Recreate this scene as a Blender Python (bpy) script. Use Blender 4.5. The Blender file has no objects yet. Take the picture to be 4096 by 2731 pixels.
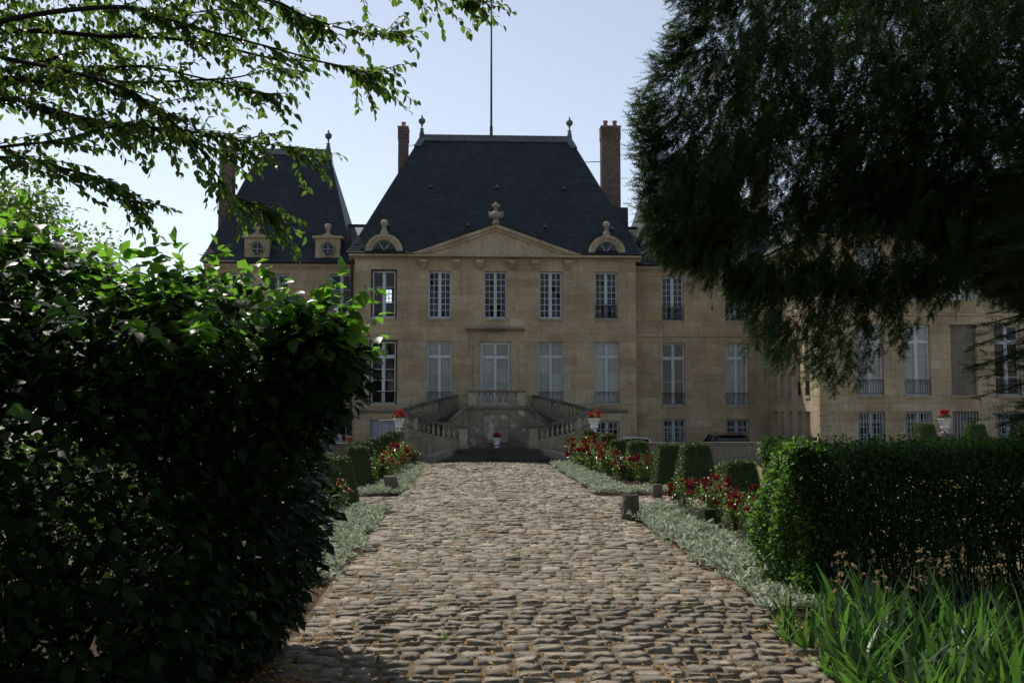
import bpy, math, random
import numpy as np
from mathutils import Vector, Matrix

random.seed(7)
RNG = np.random.default_rng(11)
R = math.radians
scene = bpy.context.scene
COL = scene.collection

# ------------------------------------------------------------------ camera
cam_d = bpy.data.cameras.new("camera")
cam = bpy.data.objects.new("camera", cam_d)
COL.objects.link(cam)
cam.location = (0.0, 0.0, 2.4)
cam.rotation_euler = (R(90) + math.atan(274.5 / 4000), 0.0, -R(2.7))
cam_d.sensor_width = 36.0
cam_d.lens = 35.16
cam_d.clip_end = 3000.0
scene.camera = cam

# ------------------------------------------------------------------ sky and sun
SUN_EL, SUN_AZ = 51.5, 30.0          # azimuth: degrees to the left of straight ahead
world = bpy.data.worlds.new("World")
scene.world = world
world.use_nodes = True
wn = world.node_tree.nodes
wl = world.node_tree.links
sky = wn.new("ShaderNodeTexSky")
sky.sky_type = 'NISHITA'
sky.sun_disc = False
sky.sun_elevation = R(SUN_EL)
sky.sun_rotation = R(-SUN_AZ)
sky.air_density = 1.0
sky.dust_density = 0.5
sky.ozone_density = 1.3
bg = wn["Background"]
bg.inputs[1].default_value = 0.092
hsv = wn.new("ShaderNodeHueSaturation")          # summer haze: the whole sky a little paler
hsv.inputs["Saturation"].default_value = 0.62
wl.new(sky.outputs[0], hsv.inputs["Color"])
wl.new(hsv.outputs[0], bg.inputs[0])

sun_d = bpy.data.lights.new("sun", 'SUN')
sun_d.energy = 3.3
sun_d.angle = R(0.55)
sun_d.color = (1.0, 0.94, 0.84)
sun = bpy.data.objects.new("sun", sun_d)
COL.objects.link(sun)
tosun = Vector((-math.sin(R(SUN_AZ)) * math.cos(R(SUN_EL)), math.cos(R(SUN_AZ)) * math.cos(R(SUN_EL)), math.sin(R(SUN_EL))))
sun.rotation_euler = (-tosun).to_track_quat('-Z', 'Y').to_euler()
sun.location = tosun * 80

scene.view_settings.view_transform = 'Standard'
scene.view_settings.look = 'None'
scene.view_settings.gamma = 1.0
scene.view_settings.exposure = 0.58
scene.view_settings.use_curve_mapping = False
scene.cycles.max_bounces = 6
scene.cycles.diffuse_bounces = 3
scene.cycles.transparent_max_bounces = 12
scene.cycles.use_denoising = True

# ------------------------------------------------------------------ node helpers
def new_mat(name):
    m = bpy.data.materials.new(name)
    m.use_nodes = True
    nt = m.node_tree
    return m, nt, nt.nodes["Principled BSDF"], nt.nodes["Material Output"]

def node(nt, kind, **kw):
    n = nt.nodes.new(kind)
    for k, v in kw.items():
        setattr(n, k, v)
    return n

def ramp(nt, src, stops):
    r = nt.nodes.new("ShaderNodeValToRGB")
    el = r.color_ramp.elements
    while len(el) < len(stops):
        el.new(0.5)
    for e, (p, c) in zip(el, stops):
        e.position = p
        e.color = (c[0], c[1], c[2], 1)
    nt.links.new(src, r.inputs[0])
    return r.outputs[0]

def mixc(nt, fac, a, b, mode='MIX'):
    m = nt.nodes.new("ShaderNodeMix")
    m.data_type = 'RGBA'
    m.blend_type = mode
    for sock, v in ((m.inputs[0], fac), (m.inputs[6], a), (m.inputs[7], b)):
        if isinstance(v, (int, float)):
            sock.default_value = v
        elif isinstance(v, tuple):
            sock.default_value = (v[0], v[1], v[2], 1)
        else:
            nt.links.new(v, sock)
    return m.outputs[2]

def math_(nt, op, a, b=None):
    m = nt.nodes.new("ShaderNodeMath")
    m.operation = op
    for s, v in zip(m.inputs, (a, b)):
        if v is None:
            continue
        if isinstance(v, (int, float)):
            s.default_value = v
        else:
            nt.links.new(v, s)
    return m.outputs[0]

def noise(nt, scale, detail=4.0, rough=0.6, vec=None, out=0):
    n = nt.nodes.new("ShaderNodeTexNoise")
    n.inputs["Scale"].default_value = scale
    n.inputs["Detail"].default_value = detail
    n.inputs["Roughness"].default_value = rough
    if vec is not None:
        nt.links.new(vec, n.inputs["Vector"])
    return n.outputs[out]

def world_pos(nt, scale=(1, 1, 1)):
    g = nt.nodes.new("ShaderNodeNewGeometry")
    mp = nt.nodes.new("ShaderNodeMapping")
    mp.inputs["Scale"].default_value = scale
    nt.links.new(g.outputs["Position"], mp.inputs["Vector"])
    return mp.outputs[0]

def rnd_value(nt):
    """one random number per loose piece: the object's own plus the mesh attribute rnd"""
    oi = nt.nodes.new("ShaderNodeObjectInfo")
    at = nt.nodes.new("ShaderNodeAttribute")
    at.attribute_name = "rnd"
    s = math_(nt, 'ADD', oi.outputs["Random"], at.outputs["Fac"])
    return math_(nt, 'FRACT', s)

def bump(nt, bsdf, height, strength=0.4, dist=0.02):
    b = nt.nodes.new("ShaderNodeBump")
    b.inputs["Strength"].default_value = strength
    b.inputs["Distance"].default_value = dist
    nt.links.new(height, b.inputs["Height"])
    nt.links.new(b.outputs[0], bsdf.inputs["Normal"])

M = {}

def stone_mat(name, cols, stain=(0.10, 0.08, 0.06), stain_amt=0.45, rough=0.9, bs=0.25, var=1.0, streak=False):
    m, nt, b, out = new_mat(name)
    p = world_pos(nt)
    rv = rnd_value(nt)
    n = len(cols)
    base = ramp(nt, rv, [(i / (n - 1), c) for i, c in enumerate(cols)])
    big = noise(nt, 0.55, 5, 0.65, p)
    f1 = ramp(nt, big, [(0.42, (0, 0, 0)), (0.68, (1, 1, 1))])
    c1 = mixc(nt, math_(nt, 'MULTIPLY', f1, stain_amt), base, stain)
    fine = noise(nt, 9.0, 6, 0.7, p)
    f2 = ramp(nt, fine, [(0.3, (0.66, 0.65, 0.64)), (0.7, (1.2, 1.18, 1.15))])
    c2 = mixc(nt, 1.0, c1, f2, 'MULTIPLY')
    if streak:
        ps = world_pos(nt, (3.2, 3.2, 0.28))
        st = noise(nt, 1.6, 5, 0.7, ps)
        f3 = ramp(nt, st, [(0.50, (0, 0, 0)), (0.70, (1, 1, 1))])
        c2 = mixc(nt, math_(nt, 'MULTIPLY', f3, 0.38), c2, stain)
    nt.links.new(c2, b.inputs["Base Color"])
    b.inputs["Roughness"].default_value = rough
    b.inputs["Specular IOR Level"].default_value = 0.25
    bump(nt, b, noise(nt, 22, 6, 0.7, p), bs, 0.02)
    M[name] = m
    return m

def plain(name, col, rough=0.7, spec=0.3, metal=0.0, var=0.15, nscale=6.0, bs=0.1):
    m, nt, b, out = new_mat(name)
    p = world_pos(nt)
    nz = noise(nt, nscale, 4, 0.6, p)
    f = ramp(nt, nz, [(0.3, (1 - var,) * 3), (0.7, (1 + var,) * 3)])
    rv = rnd_value(nt)
    f2 = ramp(nt, rv, [(0, (1 - var,) * 3), (1, (1 + var,) * 3)])
    c = mixc(nt, 1.0, mixc(nt, 1.0, tuple(col), f, 'MULTIPLY'), f2, 'MULTIPLY')
    nt.links.new(c, b.inputs["Base Color"])
    b.inputs["Roughness"].default_value = rough
    b.inputs["Specular IOR Level"].default_value = spec
    b.inputs["Metallic"].default_value = metal
    if bs:
        bump(nt, b, noise(nt, nscale * 5, 4, 0.6, p), bs, 0.01)
    M[name] = m
    return m

def leaf_mat(name, cols, tcol, tfac=0.4, rough=0.38, spec=0.4, edge=None):
    m, nt, b, out = new_mat(name)
    rv = rnd_value(nt)
    n = len(cols)
    base = ramp(nt, rv, [(i / (n - 1), c) for i, c in enumerate(cols)])
    if edge is not None:
        at = nt.nodes.new("ShaderNodeAttribute")
        at.attribute_name = "edge"
        base = mixc(nt, at.outputs["Fac"], base, edge)
    nt.links.new(base, b.inputs["Base Color"])
    b.inputs["Roughness"].default_value = rough
    b.inputs["Specular IOR Level"].default_value = spec
    t = nt.nodes.new("ShaderNodeBsdfTranslucent")
    tc = ramp(nt, rv, [(0, tuple(0.7 * v for v in tcol)), (0.6, tcol), (1, tuple(min(1, 1.25 * v) for v in tcol))])
    nt.links.new(tc, t.inputs[0])
    mx = nt.nodes.new("ShaderNodeMixShader")
    mx.inputs[0].default_value = tfac
    nt.links.new(b.outputs[0], mx.inputs[1])
    nt.links.new(t.outputs[0], mx.inputs[2])
    nt.links.new(mx.outputs[0], out.inputs[0])
    M[name] = m
    return m

# stone of the walls: pale limestone, ochre and grey blocks
stone_mat("facade_stone", [(0.42, 0.345, 0.225), (0.50, 0.41, 0.265), (0.42, 0.365, 0.265), (0.53, 0.455, 0.315), (0.42, 0.325, 0.20), (0.48, 0.40, 0.28), (0.37, 0.30, 0.195), (0.46, 0.37, 0.235)], stain=(0.20, 0.148, 0.09), stain_amt=0.5, streak=True)
stone_mat("wall_core", [(0.15, 0.12, 0.08), (0.17, 0.135, 0.09)], stain_amt=0.4)
stone_mat("trim_stone", [(0.39, 0.32, 0.215), (0.45, 0.38, 0.27), (0.41, 0.34, 0.23)], stain=(0.15, 0.12, 0.08), stain_amt=0.5, streak=True)
stone_mat("stair_stone", [(0.27, 0.235, 0.18), (0.35, 0.305, 0.235), (0.31, 0.265, 0.205)], stain=(0.07, 0.06, 0.048), stain_amt=0.75, streak=True, bs=0.5)
m = stone_mat("limed_stone", [(0.25, 0.215, 0.165), (0.32, 0.28, 0.215)], stain=(0.07, 0.06, 0.048), stain_amt=0.75, bs=0.5)
_nt = m.node_tree
_b = _nt.nodes["Principled BSDF"]
_src = _b.inputs["Base Color"].links[0].from_socket
_f = ramp(_nt, noise(_nt, 1.9, 7, 0.75, world_pos(_nt)), [(0.52, (0, 0, 0)), (0.60, (1, 1, 1))])
_nt.links.new(mixc(_nt, math_(_nt, 'MULTIPLY', _f, 0.75), _src, (0.55, 0.54, 0.52)), _b.inputs["Base Color"])
stone_mat("step_stone", [(0.07, 0.062, 0.052), (0.10, 0.09, 0.075)], stain=(0.03, 0.028, 0.024), stain_amt=0.7)
stone_mat("rail_stone", [(0.14, 0.128, 0.105), (0.21, 0.19, 0.155)], stain=(0.04, 0.04, 0.034), stain_amt=0.9, bs=0.8)
stone_mat("baluster_stone", [(0.33, 0.29, 0.23), (0.42, 0.37, 0.295), (0.37, 0.33, 0.26)], stain=(0.10, 0.09, 0.07), stain_amt=0.7, bs=0.5)
stone_mat("render_wall", [(0.20, 0.18, 0.15), (0.22, 0.20, 0.165)], stain=(0.09, 0.08, 0.07), stain_amt=0.7, streak=True)
stone_mat("bollard_stone", [(0.10, 0.092, 0.078), (0.13, 0.12, 0.10)], stain=(0.05, 0.05, 0.038), stain_amt=0.8, bs=0.9)
plain("slate", (0.0118, 0.0175, 0.0235), rough=0.52, spec=0.35, var=0.36, nscale=0.7, bs=0.0)
plain("lead", (0.10, 0.115, 0.125), rough=0.6, spec=0.4, var=0.25, nscale=3)
plain("dark_gutter", (0.018, 0.018, 0.02), rough=0.6)
plain("brick", (0.135, 0.095, 0.078), rough=0.9, var=0.35, nscale=10)
plain("mortar", (0.24, 0.215, 0.18), rough=0.95, var=0.2)
plain("terracotta", (0.36, 0.13, 0.07), rough=0.8, var=0.2)
plain("window_paint", (0.50, 0.53, 0.57), rough=0.55, var=0.12)
plain("old_frame", (0.035, 0.027, 0.022), rough=0.8, var=0.3)
plain("shutter_paint", (0.30, 0.34, 0.40), rough=0.7, var=0.12)
plain("grey_shutter", (0.10, 0.095, 0.09), rough=0.8, var=0.25)
plain("curtain", (0.52, 0.53, 0.50), rough=0.9, var=0.06, bs=0)
plain("iron", (0.012, 0.012, 0.014), rough=0.55, spec=0.5, var=0.2)
plain("bar_paint", (0.34, 0.35, 0.36), rough=0.6, var=0.15)
plain("interior", (0.07, 0.06, 0.05), rough=0.9, bs=0)
plain("white_cast", (0.72, 0.73, 0.74), rough=0.55, var=0.12, nscale=9)
plain("car_white", (0.55, 0.56, 0.58), rough=0.25, spec=0.6, var=0.02, bs=0)
plain("car_black", (0.008, 0.008, 0.010), rough=0.2, spec=0.7, var=0.02, bs=0)
plain("tyre", (0.012, 0.012, 0.012), rough=0.9, bs=0)
plain("rim", (0.35, 0.35, 0.36), rough=0.35, metal=0.8, bs=0)
plain("car_glass", (0.006, 0.007, 0.009), rough=0.06, spec=0.8, var=0.0, bs=0)
plain("tail_light", (0.30, 0.012, 0.01), rough=0.2, spec=0.6, var=0.0, bs=0)
plain("plate", (0.6, 0.6, 0.58), rough=0.5, var=0, bs=0)

m, nt, b, out = new_mat("glass")
gl = node(nt, "ShaderNodeBsdfGlossy")
gl.inputs["Roughness"].default_value = 0.03
tr = node(nt, "ShaderNodeBsdfTransparent")
tr.inputs[0].default_value = (0.9, 0.93, 0.93, 1)
lw = node(nt, "ShaderNodeFresnel")
lw.inputs[0].default_value = 1.42
mx = node(nt, "ShaderNodeMixShader")
nt.links.new(lw.outputs[0], mx.inputs[0])
nt.links.new(tr.outputs[0], mx.inputs[1])
nt.links.new(gl.outputs[0], mx.inputs[2])
nt.links.new(mx.outputs[0], out.inputs[0])
M["glass"] = m

# ------------------------------------------------------------------ object helpers
WO = {}   # world origin of every object (no rotated parents among things built in world metres)

class MB:
    """collects shapes that become one mesh object"""
    def __init__(self):
        self.v, self.f, self.r = [], [], []
    def add(self, vs, fs, rnd=0.0):
        n = len(self.v)
        self.v += [tuple(p) for p in vs]
        self.r += [rnd] * len(vs)
        self.f += [tuple(i + n for i in f) for f in fs]
        return self
    def box(self, x0, x1, y0, y1, z0, z1, rnd=0.0):
        return self.add([(x0, y0, z0), (x1, y0, z0), (x1, y1, z0), (x0, y1, z0), (x0, y0, z1), (x1, y0, z1), (x1, y1, z1), (x0, y1, z1)],
                        [(0, 3, 2, 1), (4, 5, 6, 7), (0, 1, 5, 4), (1, 2, 6, 5), (2, 3, 7, 6), (3, 0, 4, 7)], rnd)
    def hexa(self, p, rnd=0.0):
        return self.add(p, [(0, 3, 2, 1), (4, 5, 6, 7), (0, 1, 5, 4), (1, 2, 6, 5), (2, 3, 7, 6), (3, 0, 4, 7)], rnd)
    def prism(self, poly, a, b, mapf, rnd=0.0):
        """poly in 2D, extruded from a to b; mapf(p, q, t) -> xyz"""
        n = len(poly)
        vs = [mapf(p, q, a) for p, q in poly] + [mapf(p, q, b) for p, q in poly]
        fs = [tuple(range(n - 1, -1, -1)), tuple(range(n, 2 * n))]
        fs += [(i, (i + 1) % n, n + (i + 1) % n, n + i) for i in range(n)]
        return self.add(vs, fs, rnd)
    def lathe(self, prof, c=(0, 0, 0), seg=12, squash=1.0, rnd=0.0):
        vs, fs = [], []
        for r, z in prof:
            for k in range(seg):
                a = 2 * math.pi * k / seg
                vs.append((c[0] + r * math.cos(a), c[1] + r * squash * math.sin(a), c[2] + z))
        for i in range(len(prof) - 1):
            for k in range(seg):
                k2 = (k + 1) % seg
                fs.append((i * seg + k, i * seg + k2, (i + 1) * seg + k2, (i + 1) * seg + k))
        fs.append(tuple(range(seg - 1, -1, -1)))
        fs.append(tuple((len(prof) - 1) * seg + k for k in range(seg)))
        return self.add(vs, fs, rnd)
    def tube(self, pts, rad, seg=6, rnd=0.0, cap=True):
        pts = [Vector(p) for p in pts]
        if isinstance(rad, (int, float)):
            rad = [rad] * len(pts)
        vs, fs = [], []
        for i, p in enumerate(pts):
            d = (pts[min(i + 1, len(pts) - 1)] - pts[max(i - 1, 0)])
            if d.length < 1e-6:
                d = Vector((0, 0, 1))
            d.normalize()
            h = Vector((0, 0, 1)) if abs(d.z) < 0.9 else Vector((1, 0, 0))
            s = d.cross(h).normalized()
            t = s.cross(d)
            for k in range(seg):
                a = 2 * math.pi * k / seg
                vs.append(p + (s * math.cos(a) + t * math.sin(a)) * rad[i])
        for i in range(len(pts) - 1):
            for k in range(seg):
                k2 = (k + 1) % seg
                fs.append((i * seg + k, i * seg + k2, (i + 1) * seg + k2, (i + 1) * seg + k))
        if cap:
            fs.append(tuple(range(seg - 1, -1, -1)))
            fs.append(tuple((len(pts) - 1) * seg + k for k in range(seg)))
        return self.add(vs, fs, rnd)
    def sweep(self, pts, w, h, drop=0.0, rnd=0.0):
        """a rectangular bar w wide and h high whose top follows pts, minus drop"""
        n = len(pts)
        P = [Vector(p) for p in pts]
        vs, fs = [], []
        for i, p in enumerate(P):
            d = P[min(i + 1, n - 1)] - P[max(i - 1, 0)]
            d.z = 0
            d.normalize()
            s = Vector((-d.y, d.x, 0)) * (w / 2)
            zt = p.z - drop
            vs += [(p.x + s.x, p.y + s.y, zt), (p.x - s.x, p.y - s.y, zt), (p.x - s.x, p.y - s.y, zt - h), (p.x + s.x, p.y + s.y, zt - h)]
        for i in range(n - 1):
            for k in range(4):
                fs.append((4 * i + k, 4 * i + (k + 1) % 4, 4 * i + 4 + (k + 1) % 4, 4 * i + 4 + k))
        fs += [(0, 1, 2, 3), tuple(4 * (n - 1) + k for k in (3, 2, 1, 0))]
        return self.add(vs, fs, rnd)
    def mesh(self, name):
        me = bpy.data.meshes.new(name)
        me.from_pydata(self.v, [], self.f)
        if any(self.r):
            a = me.attributes.new("rnd", 'FLOAT', 'POINT')
            a.data.foreach_set("value", self.r)
        return me
    def build(self, name, mat, parent=None, smooth=False, kind=None):
        return obj(name, self.mesh(name), mat, parent, smooth=smooth, kind=kind)

def obj(name, mesh, mat=None, parent=None, origin=(0, 0, 0), smooth=False, kind=None):
    if mat is not None and not mesh.materials:
        mesh.materials.append(M[mat])
    if smooth:
        mesh.polygons.foreach_set("use_smooth", [True] * len(mesh.polygons))
    o = bpy.data.objects.new(name, mesh)
    COL.objects.link(o)
    org = Vector(origin)
    if parent is not None:
        o.parent = parent
        o.location = org - WO[parent.name]
    else:
        o.location = org
    WO[o.name] = org
    if kind:
        o["kind"] = kind
    return o

def empty(name, loc=(0, 0, 0), parent=None):
    o = bpy.data.objects.new(name, None)
    COL.objects.link(o)
    o.empty_display_size = 0.1
    org = Vector(loc)
    if parent is not None:
        o.parent = parent
        o.location = org - WO[parent.name]
    else:
        o.location = org
    WO[o.name] = org
    return o

def tag(o, label, cat, group=None):
    o["label"] = label
    o["category"] = cat
    if group:
        o["group"] = group
    return o

def thing(name, label, cat, loc=(0, 0, 0), group=None):
    return tag(empty(name, loc), label, cat, group)

def copy_tree(o, parent=None):
    c = o.copy()
    COL.objects.link(c)
    c.parent = parent
    for ch in list(o.children):
        copy_tree(ch, c)
    return c

def structure(o):
    o["kind"] = "structure"
    return o

def np_mesh(name, V, T, attrs=None):
    """triangle mesh from numpy arrays"""
    me = bpy.data.meshes.new(name)
    n, k = len(V), len(T)
    me.vertices.add(n)
    me.vertices.foreach_set("co", np.ascontiguousarray(V, dtype=np.float32).ravel())
    me.loops.add(3 * k)
    me.loops.foreach_set("vertex_index", np.ascontiguousarray(T, dtype=np.int32).ravel())
    me.polygons.add(k)
    me.polygons.foreach_set("loop_start", np.arange(0, 3 * k, 3, dtype=np.int32))
    me.polygons.foreach_set("use_smooth", np.ones(k, dtype=bool))
    me.update(calc_edges=True)
    for nm, vals in (attrs or {}).items():
        a = me.attributes.new(nm, 'FLOAT', 'POINT')
        a.data.foreach_set("value", np.ascontiguousarray(vals, dtype=np.float32))
    return me

def scatter(name, base, pos, rot, scale, rnd=None, offset=(0, 0, 0)):
    """many copies of a small piece as one mesh; base = (verts, tris, edge attribute or None)"""
    bv, bt = np.asarray(base[0], float), np.asarray(base[1], int)
    n = len(pos)
    sc = np.asarray(scale, float)
    if sc.ndim == 1:
        sc = np.repeat(sc[:, None], 3, 1)
    loc = bv[None] * sc[:, None, :]
    V = np.einsum('nij,nkj->nki', rot, loc) + pos[:, None, :] - np.asarray(offset)[None, None]
    T = bt[None] + (np.arange(n) * len(bv))[:, None, None]
    at = {"rnd": np.repeat(RNG.random(n) if rnd is None else rnd, len(bv))}
    if len(base) > 2 and base[2] is not None:
        at["edge"] = np.tile(np.asarray(base[2], float), n)
    return np_mesh(name, V.reshape(-1, 3), T.reshape(-1, 3), at)

def frames(d, up):
    """rotation matrices whose y axis is d and whose z axis is as near up as can be"""
    d = d / np.linalg.norm(d, axis=1, keepdims=True)
    x = np.cross(d, up)
    ln = np.linalg.norm(x, axis=1, keepdims=True)
    x = np.where(ln < 1e-4, np.array([[1.0, 0, 0]]), x / np.maximum(ln, 1e-6))
    z = np.cross(x, d)
    return np.stack([x, d, z], axis=2)

def leaf_shape(L=1.0, W=0.6, fold=0.25, curve=0.2, n=3, tip=0.8, serr=0.0):
    """a folded, drooping leaf along +y; returns verts, tris, edge attribute"""
    if n == 1:                                   # small or distant leaf: a folded lozenge
        w = W / 2
        return [(0, 0, 0), (w, .45 * L, fold * w - curve * .2 * L), (0, L, -curve * L), (-w, .45 * L, fold * w - curve * .2 * L)], [(0, 1, 2), (0, 2, 3)], [0, 1, 0, 1]
    vs, ed, ts = [], [], []
    for i in range(n + 1):
        t = i / n
        w = W / 2 * (math.sin(math.pi * min(0.999, (t * 0.92 + 0.06)) ** tip)) * (1.0 if i < n else 0.05)
        if serr and 0 < i < n:
            w *= 1 + serr * (1 if i % 2 else -1)
        y, z = L * t, -curve * L * t * t
        vs += [(-w, y, z + fold * w), (0, y, z), (w, y, z + fold * w)]
        ed += [1, 0, 1]
    for i in range(n):
        a = 3 * i
        ts += [(a, a + 1, a + 4), (a, a + 4, a + 3), (a + 1, a + 2, a + 5), (a + 1, a + 5, a + 4)]
    return vs, ts, ed

def rand_unit(n):
    v = RNG.normal(size=(n, 3))
    return v / np.linalg.norm(v, axis=1, keepdims=True)
# ================================================================== the chateau
UNIT_BLOCK = None
def unit_block():
    global UNIT_BLOCK
    if UNIT_BLOCK is None:
        a, c = 0.5, 0.4965
        vs = [(-a, 0.5, -a), (a, 0.5, -a), (a, 0.5, a), (-a, 0.5, a),
              (-a, -0.478, -a), (a, -0.478, -a), (a, -0.478, a), (-a, -0.478, a),
              (-c, -0.5, -0.491), (c, -0.5, -0.491), (c, -0.5, 0.491), (-c, -0.5, 0.491)]
        fs = []
        for k in range(4):
            k2 = (k + 1) % 4
            fs += [(k2, k, 4 + k, 4 + k2), (4 + k2, 4 + k, 8 + k, 8 + k2)]
        fs.append((8, 9, 10, 11))
        me = bpy.data.meshes.new("stone_block")
        me.from_pydata(vs, [], fs)
        me.materials.append(M["facade_stone"])
        UNIT_BLOCK = me
    return UNIT_BLOCK

UNIT_PANE = None
def unit_pane():
    global UNIT_PANE
    if UNIT_PANE is None:
        me = bpy.data.meshes.new("pane")
        me.from_pydata([(-.5, 0, -.5), (.5, 0, -.5), (.5, 0, .5), (-.5, 0, .5)], [], [(0, 1, 2, 3)])
        me.materials.append(M["glass"])
        UNIT_PANE = me
    return UNIT_PANE

class Wall:
    """a wall plane: front facing the camera (y = pos) or a left face (x = pos); u runs along it, d inwards"""
    def __init__(self, pos, side=False):
        self.pos, self.side = pos, side
    def p(self, u, d, z):
        return (self.pos + d, u, z) if self.side else (u, self.pos + d, z)
    def box(self, mb, u0, u1, d0, d1, z0, z1, rnd=0.0):
        if self.side:
            mb.box(self.pos + d0, self.pos + d1, u0, u1, z0, z1, rnd)
        else:
            mb.box(u0, u1, self.pos + d0, self.pos + d1, z0, z1, rnd)
    def place(self, o, parent, u, d, z, su, sd, sz, yaw=0.0, pitch=0.0):
        w = Vector(self.p(u, d, z))
        o.parent = parent
        o.location = w - WO[parent.name]
        WO[o.name] = w
        o.scale = (su, sd, sz)
        o.rotation_euler = (pitch, 0, (-math.pi / 2 if self.side else 0) + yaw)

def masonry(bld, wall, u0, u1, zs, openings, vis=None, depth=0.34, core=True, lens=(0.75, 1.45), limit=300, seed=1):
    """ashlar courses: one object per block in sight, the rest joined; a core wall behind closes the joints"""
    rnd = random.Random(seed)
    count, rest = 0, MB()
    for k in range(len(zs) - 1):
        z0, z1 = zs[k], zs[k + 1]
        cut = sorted([(o[0], o[1]) for o in openings if o[2] < z1 - 0.01 and o[3] > z0 + 0.01])
        segs, a = [], u0
        for c0, c1 in cut:
            if c0 > a + 0.02:
                segs.append((a, c0))
            a = max(a, c1)
        if u1 > a + 0.02:
            segs.append((a, u1))
        for s0, s1 in segs:
            x = s0
            first = True
            while x < s1 - 0.01:
                ln = rnd.uniform(*lens) * (rnd.choice((0.5, 1.0)) if first else 1.0)
                if s1 - (x + ln) < 0.32:
                    ln = s1 - x
                first = False
                x1 = min(s1, x + ln)
                off = rnd.uniform(-0.0025, 0.004)
                g = 0.003
                seen = vis is None or (vis[0] < x1 and vis[1] > x and vis[2] < z1)
                if seen and count < limit:
                    o = bpy.data.objects.new("stone_block", unit_block())
                    COL.objects.link(o)
                    if wall.side:
                        wall.place(o, bld, (x + x1) / 2, depth / 2 + off, (z0 + z1) / 2, x1 - x - 2 * g, depth, z1 - z0 - 2 * g)
                    else:
                        wall.place(o, bld, (x + x1) / 2, depth / 2 + off, (z0 + z1) / 2, x1 - x - 2 * g, depth, z1 - z0 - 2 * g)
                    count += 1
                else:
                    wall.box(rest, x + g, x1 - g, off, depth + off, z0 + g, z1 - g, rnd.random() * 0.99 + 0.005)
                x = x1
    if rest.v:
        rest.build("stone_blocks", "facade_stone", bld, kind="stuff")
    if core:
        mb = MB()
        for k in range(len(zs) - 1):
            z0, z1 = zs[k], zs[k + 1]
            cut = sorted([(o[0], o[1]) for o in openings if o[2] < z1 - 0.01 and o[3] > z0 + 0.01])
            a = u0
            for c0, c1 in cut:
                if c0 > a + 0.02:
                    wall.box(mb, a + 0.004, c0 - 0.004, 0.006, 0.5, z0, z1)
                a = max(a, c1)
            if u1 > a + 0.02:
                wall.box(mb, a + 0.004, u1 - 0.004, 0.006, 0.5, z0, z1)
        mb.build("wall_core", "wall_core", bld)

def courses(*marks, h=0.43):
    """course heights between the given levels"""
    out = [marks[0]]
    for a, b_ in zip(marks, marks[1:]):
        n = max(1, round((b_ - a) / h))
        out += [a + (b_ - a) * (i + 1) / n for i in range(n)]
    return out

def pane(win, wall, u, d, z, w, h):
    o = bpy.data.objects.new("pane", unit_pane())
    COL.objects.link(o)
    wall.place(o, win, u, d, z, w, 1, h, yaw=random.gauss(0, 0.03), pitch=random.gauss(0, 0.03))

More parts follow.
